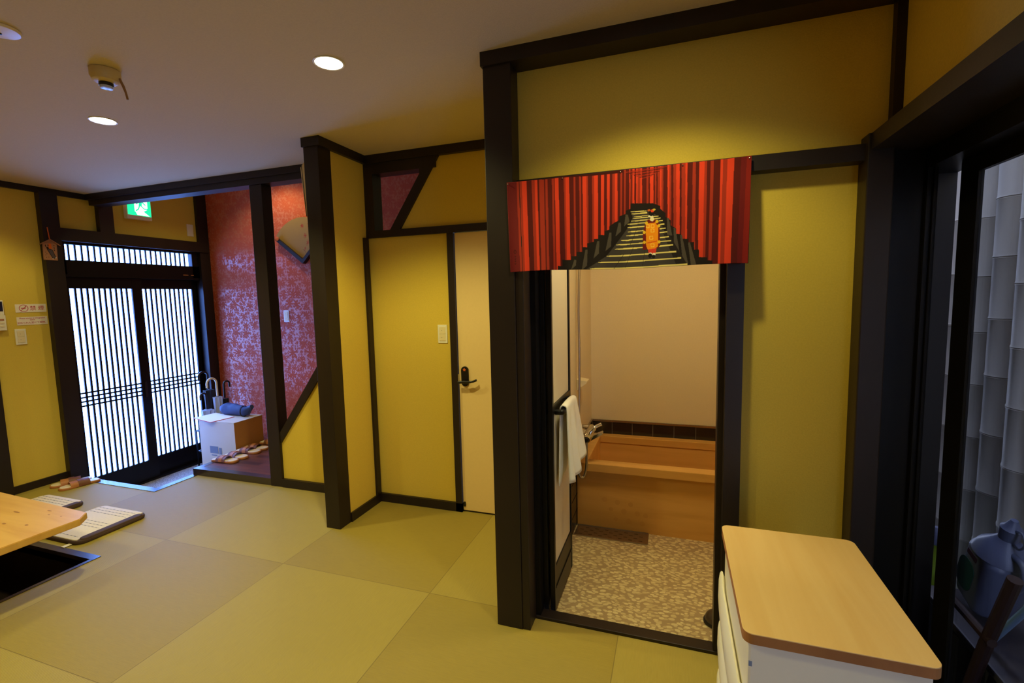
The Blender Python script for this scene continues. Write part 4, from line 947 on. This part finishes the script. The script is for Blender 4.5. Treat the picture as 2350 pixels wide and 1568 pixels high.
umbrella(-4.655, 3.645, 0.735, -1, 0.05, M['black_plastic'], M['cord'], 'tallest dark umbrella with black handle against the corner post', 1.0)
umbrella(-4.60, 3.565, 0.52, -1, 0.03, M['black_plastic'], M['vinyl'], 'clear plastic umbrella nearest the sliding door', 1.3)

# ================================================================== BATHROOM THINGS
t = thing('bathtub', (0.06, 3.22, -0.03), 'square wooden soaking tub in the bathroom', 'bathtub')
obj('front_panel', nb((-0.573, 0.698, 2.905, 2.93, -0.03, 0.35)), M['hinoki'], t)
obj('inner_shell', nb((-0.573, -0.51, 2.93, 3.53, -0.03, 0.35), (0.64, 0.698, 2.93, 3.53, -0.03, 0.35), (-0.51, 0.64, 3.475, 3.53, -0.03, 0.35), (-0.51, 0.64, 2.93, 2.945, -0.03, 0.35), (-0.51, 0.64, 2.945, 3.475, -0.03, 0.0)), M['hinoki'], t)
obj('rim', nb((-0.573, 0.698, 2.862, 2.945, 0.348, 0.40), (-0.573, 0.698, 3.468, 3.538, 0.35, 0.40), (-0.573, -0.505, 2.945, 3.468, 0.35, 0.40), (0.62, 0.698, 2.945, 3.468, 0.35, 0.40), bev=0.004), M['hinoki'], t)
STN = mat('damp_stain', S(214, 158, 78), 0.5)
for i, (x, z) in enumerate(((-0.40, 0.16), (-0.32, 0.15), (-0.24, 0.145), (-0.36, 0.10), (-0.28, 0.095), (-0.20, 0.09), (-0.15, 0.085), (-0.33, 0.04), (-0.25, 0.035), (-0.17, 0.03))):
    r_ = 0.017-0.001*(i % 4); bm = bmesh.new(); bm.faces.new([bm.verts.new((x+r_*math.cos(math.radians(q*20)), 2.9045, z+r_*math.sin(math.radians(q*20)))) for q in range(18)])
    obj('water_stain', bm, STN, t)
t = thing('drain_grate', (-0.36, 2.83, -0.03), 'steel slotted drain grate in front of the tub', 'drain')
bm = bmesh.new(); box(bm, -0.57, -0.135, 2.77, 2.90, -0.03, -0.026, 0.001); obj('grate_plate', bm, M['steel'], t)
obj('grate_frame', nb((-0.574, -0.131, 2.764, 2.770, -0.03, -0.022), (-0.574, -0.131, 2.898, 2.903, -0.03, -0.022), (-0.136, -0.130, 2.770, 2.898, -0.03, -0.022)), M['steel'], t)
for r_ in range(4):
    for c in range(7):
        x = -0.545+c*0.06+(0.03 if r_ % 2 else 0)
        if x < -0.165: obj('slot', nb((x, x+0.022, 2.79+r_*0.027, 2.794+r_*0.027, -0.027, -0.0255)), M['rubber'], t)
# mixer and hose
t = thing('shower_mixer', (-0.585, 2.80, 0.55), 'chrome bath mixer tap with lever and shower hose', 'tap')
for y in (2.80, 2.93):
    bm = bmesh.new(); lathe_m = Matrix.Translation((-0.585, y, 0.615)) @ Matrix.Rotation(math.radians(90), 4, 'Y')
    lathe(bm, [(0.030, 0), (0.030, 0.006), (0.014, 0.012), (0.013, 0.07), (0.016, 0.085)], 24, lathe_m)
    soft(obj('wall_flange', bm, M['chrome'], t))
bm = bmesh.new(); tube(bm, [(-0.488, 2.772, 0.578), (-0.488, 2.785, 0.58), (-0.488, 2.95, 0.605), (-0.488, 2.965, 0.605)], [0.020, 0.026, 0.024, 0.018], 20); soft(obj('body', bm, M['chrome'], t))
bm = bmesh.new(); tube(bm, [(-0.488, 2.773, 0.578), (-0.488, 2.763, 0.577)], [0.017, 0.012], 20); soft(obj('dial', bm, M['black_plastic'], t))
bm = bmesh.new(); tube(bm, smooth_path([(-0.486, 2.80, 0.592), (-0.462, 2.805, 0.625), (-0.440, 2.81, 0.650), (-0.404, 2.82, 0.668)], 5), [0.022]*5+[0.016]*5+[0.010]*6, 14); soft(obj('lever', bm, M['chrome'], t))
bm = bmesh.new(); prism(bm, [(-0.485, 0.575), (-0.405, 0.612), (-0.400, 0.604), (-0.405, 0.598), (-0.475, 0.553)], 2.83, 2.875); obj('spout', bm, M['chrome'], t)
bm = bmesh.new()
hp_ = smooth_path([(-0.490, 2.80, 0.57), (-0.492, 2.80, 0.50), (-0.495, 2.80, 0.40), (-0.512, 2.80, 0.335), (-0.540, 2.79, 0.36), (-0.555, 2.84, 0.50), (-0.555, 2.90, 0.75), (-0.556, 2.93, 1.05), (-0.562, 2.95, 1.35), (-0.558, 2.97, 1.62), (-0.545, 2.98, 1.78)], 8)
tube(bm, hp_, 0.0075, 10); soft(obj('hose', bm, M['steel'], t))
bm = bmesh.new(); tube(bm, [(-0.585, 2.98, 1.80), (-0.53, 2.98, 1.80)], 0.012, 12); tube(bm, [(-0.545, 2.98, 1.77), (-0.54, 2.97, 1.86), (-0.50, 2.95, 1.95)], [0.012, 0.013, 0.02], 12); soft(obj('hand_shower', bm, M['chrome'], t))
t = thing('soap_ledge', (-0.585, 2.95, 0.80), 'small cream shelf bracket on the bathroom left wall', 'shelf')
bm = bmesh.new(); prism(bm, [(-0.585, 0.905), (-0.52, 0.895), (-0.52, 0.885), (-0.585, 0.835)], 2.98, 3.08, 'y'); obj('ledge', bm, M['cream_plastic'], t)
# towel over the bar
t = thing('hand_towel', (-0.468, 2.19, 0.94), 'white hand towel draped over the bar of the folding door', 'towel')
bm = bmesh.new(); NU, NV = 26, 44; G = []
y0_, y1_ = 2.068, 2.292
for j in range(NV+1):
    s = j/NV; row = []
    for i in range(NU+1):
        u = i/NU; y = y0_+(y1_-y0_)*u
        Lf = 0.345-0.10*max(0, (u-0.35))/0.65*0.8; Lb = 0.36-0.06*u
        if s < 0.42:
            q_ = 1-s/0.42; x = -0.4835-0.006*q_+0.003*math.sin(u*14)*q_; z = 0.935-Lb*q_; fl = q_; yy = y-0.03*q_*(0.5-u)
        elif s > 0.58:
            q_ = (s-0.58)/0.42; x = -0.4525+0.018*q_*(0.4+0.6*math.sin(u*9+0.5)**2)+0.010*q_*math.sin(u*15)+0.03*q_*u; z = 0.935-Lf*q_; yy = y+0.02*q_*(u-0.2)
        else:
            a = math.pi*(s-0.42)/0.16; x = -0.468-0.0155*math.cos(a); z = 0.935+0.014*math.sin(a)+0.008*math.sin(u*3)*math.sin(a); yy = y
        row.append(bm.verts.new((x, yy, z)))
    G.append(row)
for j in range(NV):
    for i in range(NU): bm.faces.new((G[j][i], G[j][i+1], G[j+1][i+1], G[j+1][i]))
o = soft(obj('towel_cloth', bm, M['towel'], t), 180); md = o.modifiers.new('thickness', 'SOLIDIFY'); md.thickness = 0.005; md.offset = 0
# dark slipper at the right of the bath floor
t = thing('bath_slipper', (0.24, 2.165, -0.03), 'dark bath slipper half hidden by the right jamb', 'slipper', rz=math.radians(180), local=True)
bm = bmesh.new(); pillow(bm, [(0.10*math.cos(a), 0.058*math.sin(a)) for a in [math.radians(k*12) for k in range(30)]], 0.0, 0.022, 0.006); soft(obj('sole', bm, M['rubber'], t))
bm = bmesh.new(); bmesh.ops.create_uvsphere(bm, u_segments=20, v_segments=12, radius=1.0)
for v in bm.verts: v.co = Vector((0.035+v.co.x*0.060, v.co.y*0.050, 0.02+max(0, v.co.z)*0.045))
soft(obj('upper', bm, mat('brown_vinyl', S(74, 58, 44), 0.3), t))

# ================================================================== CHEST OF DRAWERS
t = thing('drawer_chest', (0.34, 1.375, 0), 'white plastic drawer chest with pale wooden top under the window', 'chest of drawers')
obj('body', nb((0.169, 0.515, 1.128, 1.63, 0.0, 0.655), bev=0.006), M['white_plastic'], t)
bm = bmesh.new(); prism(bm, rrect(0.157, 0.527, 1.113, 1.642, 0.022), 0.6555, 0.6785, 'z'); obj('edge_band', bm, M['maple_edge'], t)
bm = bmesh.new(); pillow(bm, rrect(0.157, 0.527, 1.113, 1.642, 0.022), 0.6780, 0.6808, 0.001); obj('top_board', bm, M['maple'], t)
for i in range(3):
    zt = 0.528-i*0.172; y0_, y1_ = 1.134, 1.626; bm = bmesh.new(); rows = []
    for k in range(25):
        f = k/24; y = y0_+(y1_-y0_)*f
        sc = min(1.0, max(0.0, (min(f, 1-f)-0.02)/0.10)); sc = sc*sc*(3-2*sc); z1 = zt-0.034*sc; bl = 0.004*math.sin(math.pi*f)
        rows.append([bm.verts.new((x_, y, z_)) for x_, z_ in ((0.170, zt-0.158), (0.160, zt-0.158), (0.153-bl, zt-0.140), (0.150-bl, zt-0.09), (0.151-bl, z1-0.03), (0.154, z1-0.008), (0.158, z1), (0.163, z1-0.002), (0.166, z1-0.012), (0.170, z1-0.02))])
    n_ = len(rows[0])
    for k in range(24):
        for q in range(n_): bm.faces.new((rows[k][q], rows[k][(q+1) % n_], rows[k+1][(q+1) % n_], rows[k+1][q]))
    bm.faces.new(rows[0]); bm.faces.new(rows[-1][::-1]); bmesh.ops.recalc_face_normals(bm, faces=bm.faces)
    soft(obj('drawer', bm, M['white_plastic'], t), 50)
bm = bmesh.new(); box(bm, 0.171, 0.178, 1.1265, 1.13, 0.592, 0.604); obj('stop_mark', bm, M['label_blue'], t)

# ================================================================== OUTSIDE THE WINDOW
struct('ground', nb((0.80, 2.6, -1.5, 5.0, -0.20, -0.12)), M['grey_conc'], 'concrete strip outside the garden window', 'ground')
struct('wall_house_outside', nb((0.80, 0.86, 2.06, 5.0, -0.12, 2.5)), M['grey_conc'])
bf = thing('bamboo_fence', (1.30, 2.0, -0.12), 'tall fence of thick pale bamboo outside the window', 'fence')
rs = random.Random(11)
for k in range(-17, 14):
    yc = 2.617+k*0.162; r0 = 0.080; z = -0.12; bm = bmesh.new()
    prof = []; zz = -0.12; off = rs.uniform(-0.08, 0.08) if k not in (0,) else -0.035
    nodes = []; zn = 0.10+off
    while zn < 2.55: nodes.append(zn); zn += rs.uniform(0.225, 0.25)
    zs = [(-0.12, r0)]
    for zn in nodes: zs += [(zn-0.010, r0), (zn-0.003, r0+0.002), (zn, r0-0.002), (zn+0.003, r0+0.0025), (zn+0.010, r0)]
    zs.append((2.6, r0))
    lathe(bm, [(r_*0.985, z_) for z_, r_ in zs], 20, Matrix.Translation((1.30+rs.uniform(-0.006, 0.006), yc, 0)))
    soft(obj('bamboo_culm', bm, M['bamboo'], bf), 30)
# things leaning outside
t = thing('storage_crate', (1.08, 2.05, -0.12), 'grey lidded crate on the ground outside the window', 'crate')
obj('crate_body', nb((0.95, 1.18, 1.70, 2.20, -0.12, 0.245), bev=0.008), mat('grey_crate', S(44, 40, 48), 0.6, var=(6, 0.1)), t)
obj('lid', nb((0.94, 1.19, 1.69, 2.21, 0.245, 0.272), bev=0.006), mat('grey_lid', S(56, 50, 58), 0.55, var=(6, 0.1)), t)
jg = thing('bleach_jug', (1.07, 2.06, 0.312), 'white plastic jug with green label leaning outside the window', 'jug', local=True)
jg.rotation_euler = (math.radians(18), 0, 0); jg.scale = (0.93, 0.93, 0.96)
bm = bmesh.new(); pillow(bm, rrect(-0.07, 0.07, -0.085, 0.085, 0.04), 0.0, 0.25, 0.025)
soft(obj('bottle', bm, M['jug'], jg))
bm = bmesh.new(); lathe(bm, [(0.085, 0.245), (0.075, 0.27), (0.045, 0.30), (0.028, 0.32), (0.028, 0.335)], 24); soft(obj('shoulder', bm, M['jug'], jg))
bm = bmesh.new(); lathe(bm, [(0.030, 0.335), (0.031, 0.365), (0.022, 0.372), (0.010, 0.40)], 20); tube(bm, smooth_path([(0, -0.02, 0.37), (0, -0.05, 0.385), (0, -0.075, 0.36), (0, -0.06, 0.325), (0, -0.03, 0.32)], 5), 0.004, 8); soft(obj('cap', bm, M['jug'], jg))
bm = bmesh.new(); tube(bm, smooth_path([(0, -0.05, 0.285), (0, -0.10, 0.29), (0, -0.125, 0.25), (0, -0.11, 0.19), (0, -0.08, 0.17)], 6), 0.012, 10); soft(obj('carry_handle', bm, M['jug'], jg))
bm = bmesh.new(); prism(bm, rrect(-0.02, 0.075, 0.045, 0.175, 0.04), -0.0725, -0.0705, 'x'); obj('front_label', bm, M['jug_green'], jg)
obj('top_label', nb((-0.0725, -0.0705, -0.01, 0.05, 0.195, 0.215)), M['jug_red'], jg)
t = thing('lime_bottle', (1.02, 2.285, -0.12), 'lime green bottle seen through the narrow window gap', 'bottle')
bm = bmesh.new(); lathe(bm, [(0.05, 0), (0.055, 0.02), (0.055, 0.40), (0.045, 0.45), (0.02, 0.49), (0.018, 0.53)], 24, Matrix.Translation((1.02, 2.285, -0.12))); soft(obj('bottle', bm, M['lime'], t))
bm = bmesh.new(); lathe(bm, [(0.022, 0.53), (0.022, 0.58), (0.012, 0.60)], 20, Matrix.Translation((1.02, 2.285, -0.12))); soft(obj('cap', bm, M['jug'], t))
t = thing('leaning_pole', (1.0, 1.9, -0.12), 'dark red wooden pole with cross bar in front of the jug', 'pole')
bm = bmesh.new(); tube(bm, [(0.903, 1.878, -0.12), (0.912, 1.734, 0.36), (0.925, 1.657, 0.616)], 0.018, 12); obj('pole', bm, M['pole_wood'], t)
bm = bmesh.new(); tube(bm, [(0.908, 1.99, 0.392), (0.908, 1.70, 0.386)], 0.013, 10); obj('cross_bar', bm, M['pole_wood'], t)
t = thing('broom_stick', (1.0, 1.8, -0.12), 'pale blue stick standing on the crate outside the window', 'stick')
bm = bmesh.new(); tube(bm, [(0.985, 1.862, 0.283), (0.985, 1.60, 0.66)], 0.010, 12); obj('stick', bm, M['blue_pole'], t)

for o in bpy.data.objects:
    for k in ('_base', '_local'):
        if k in o: del o[k]
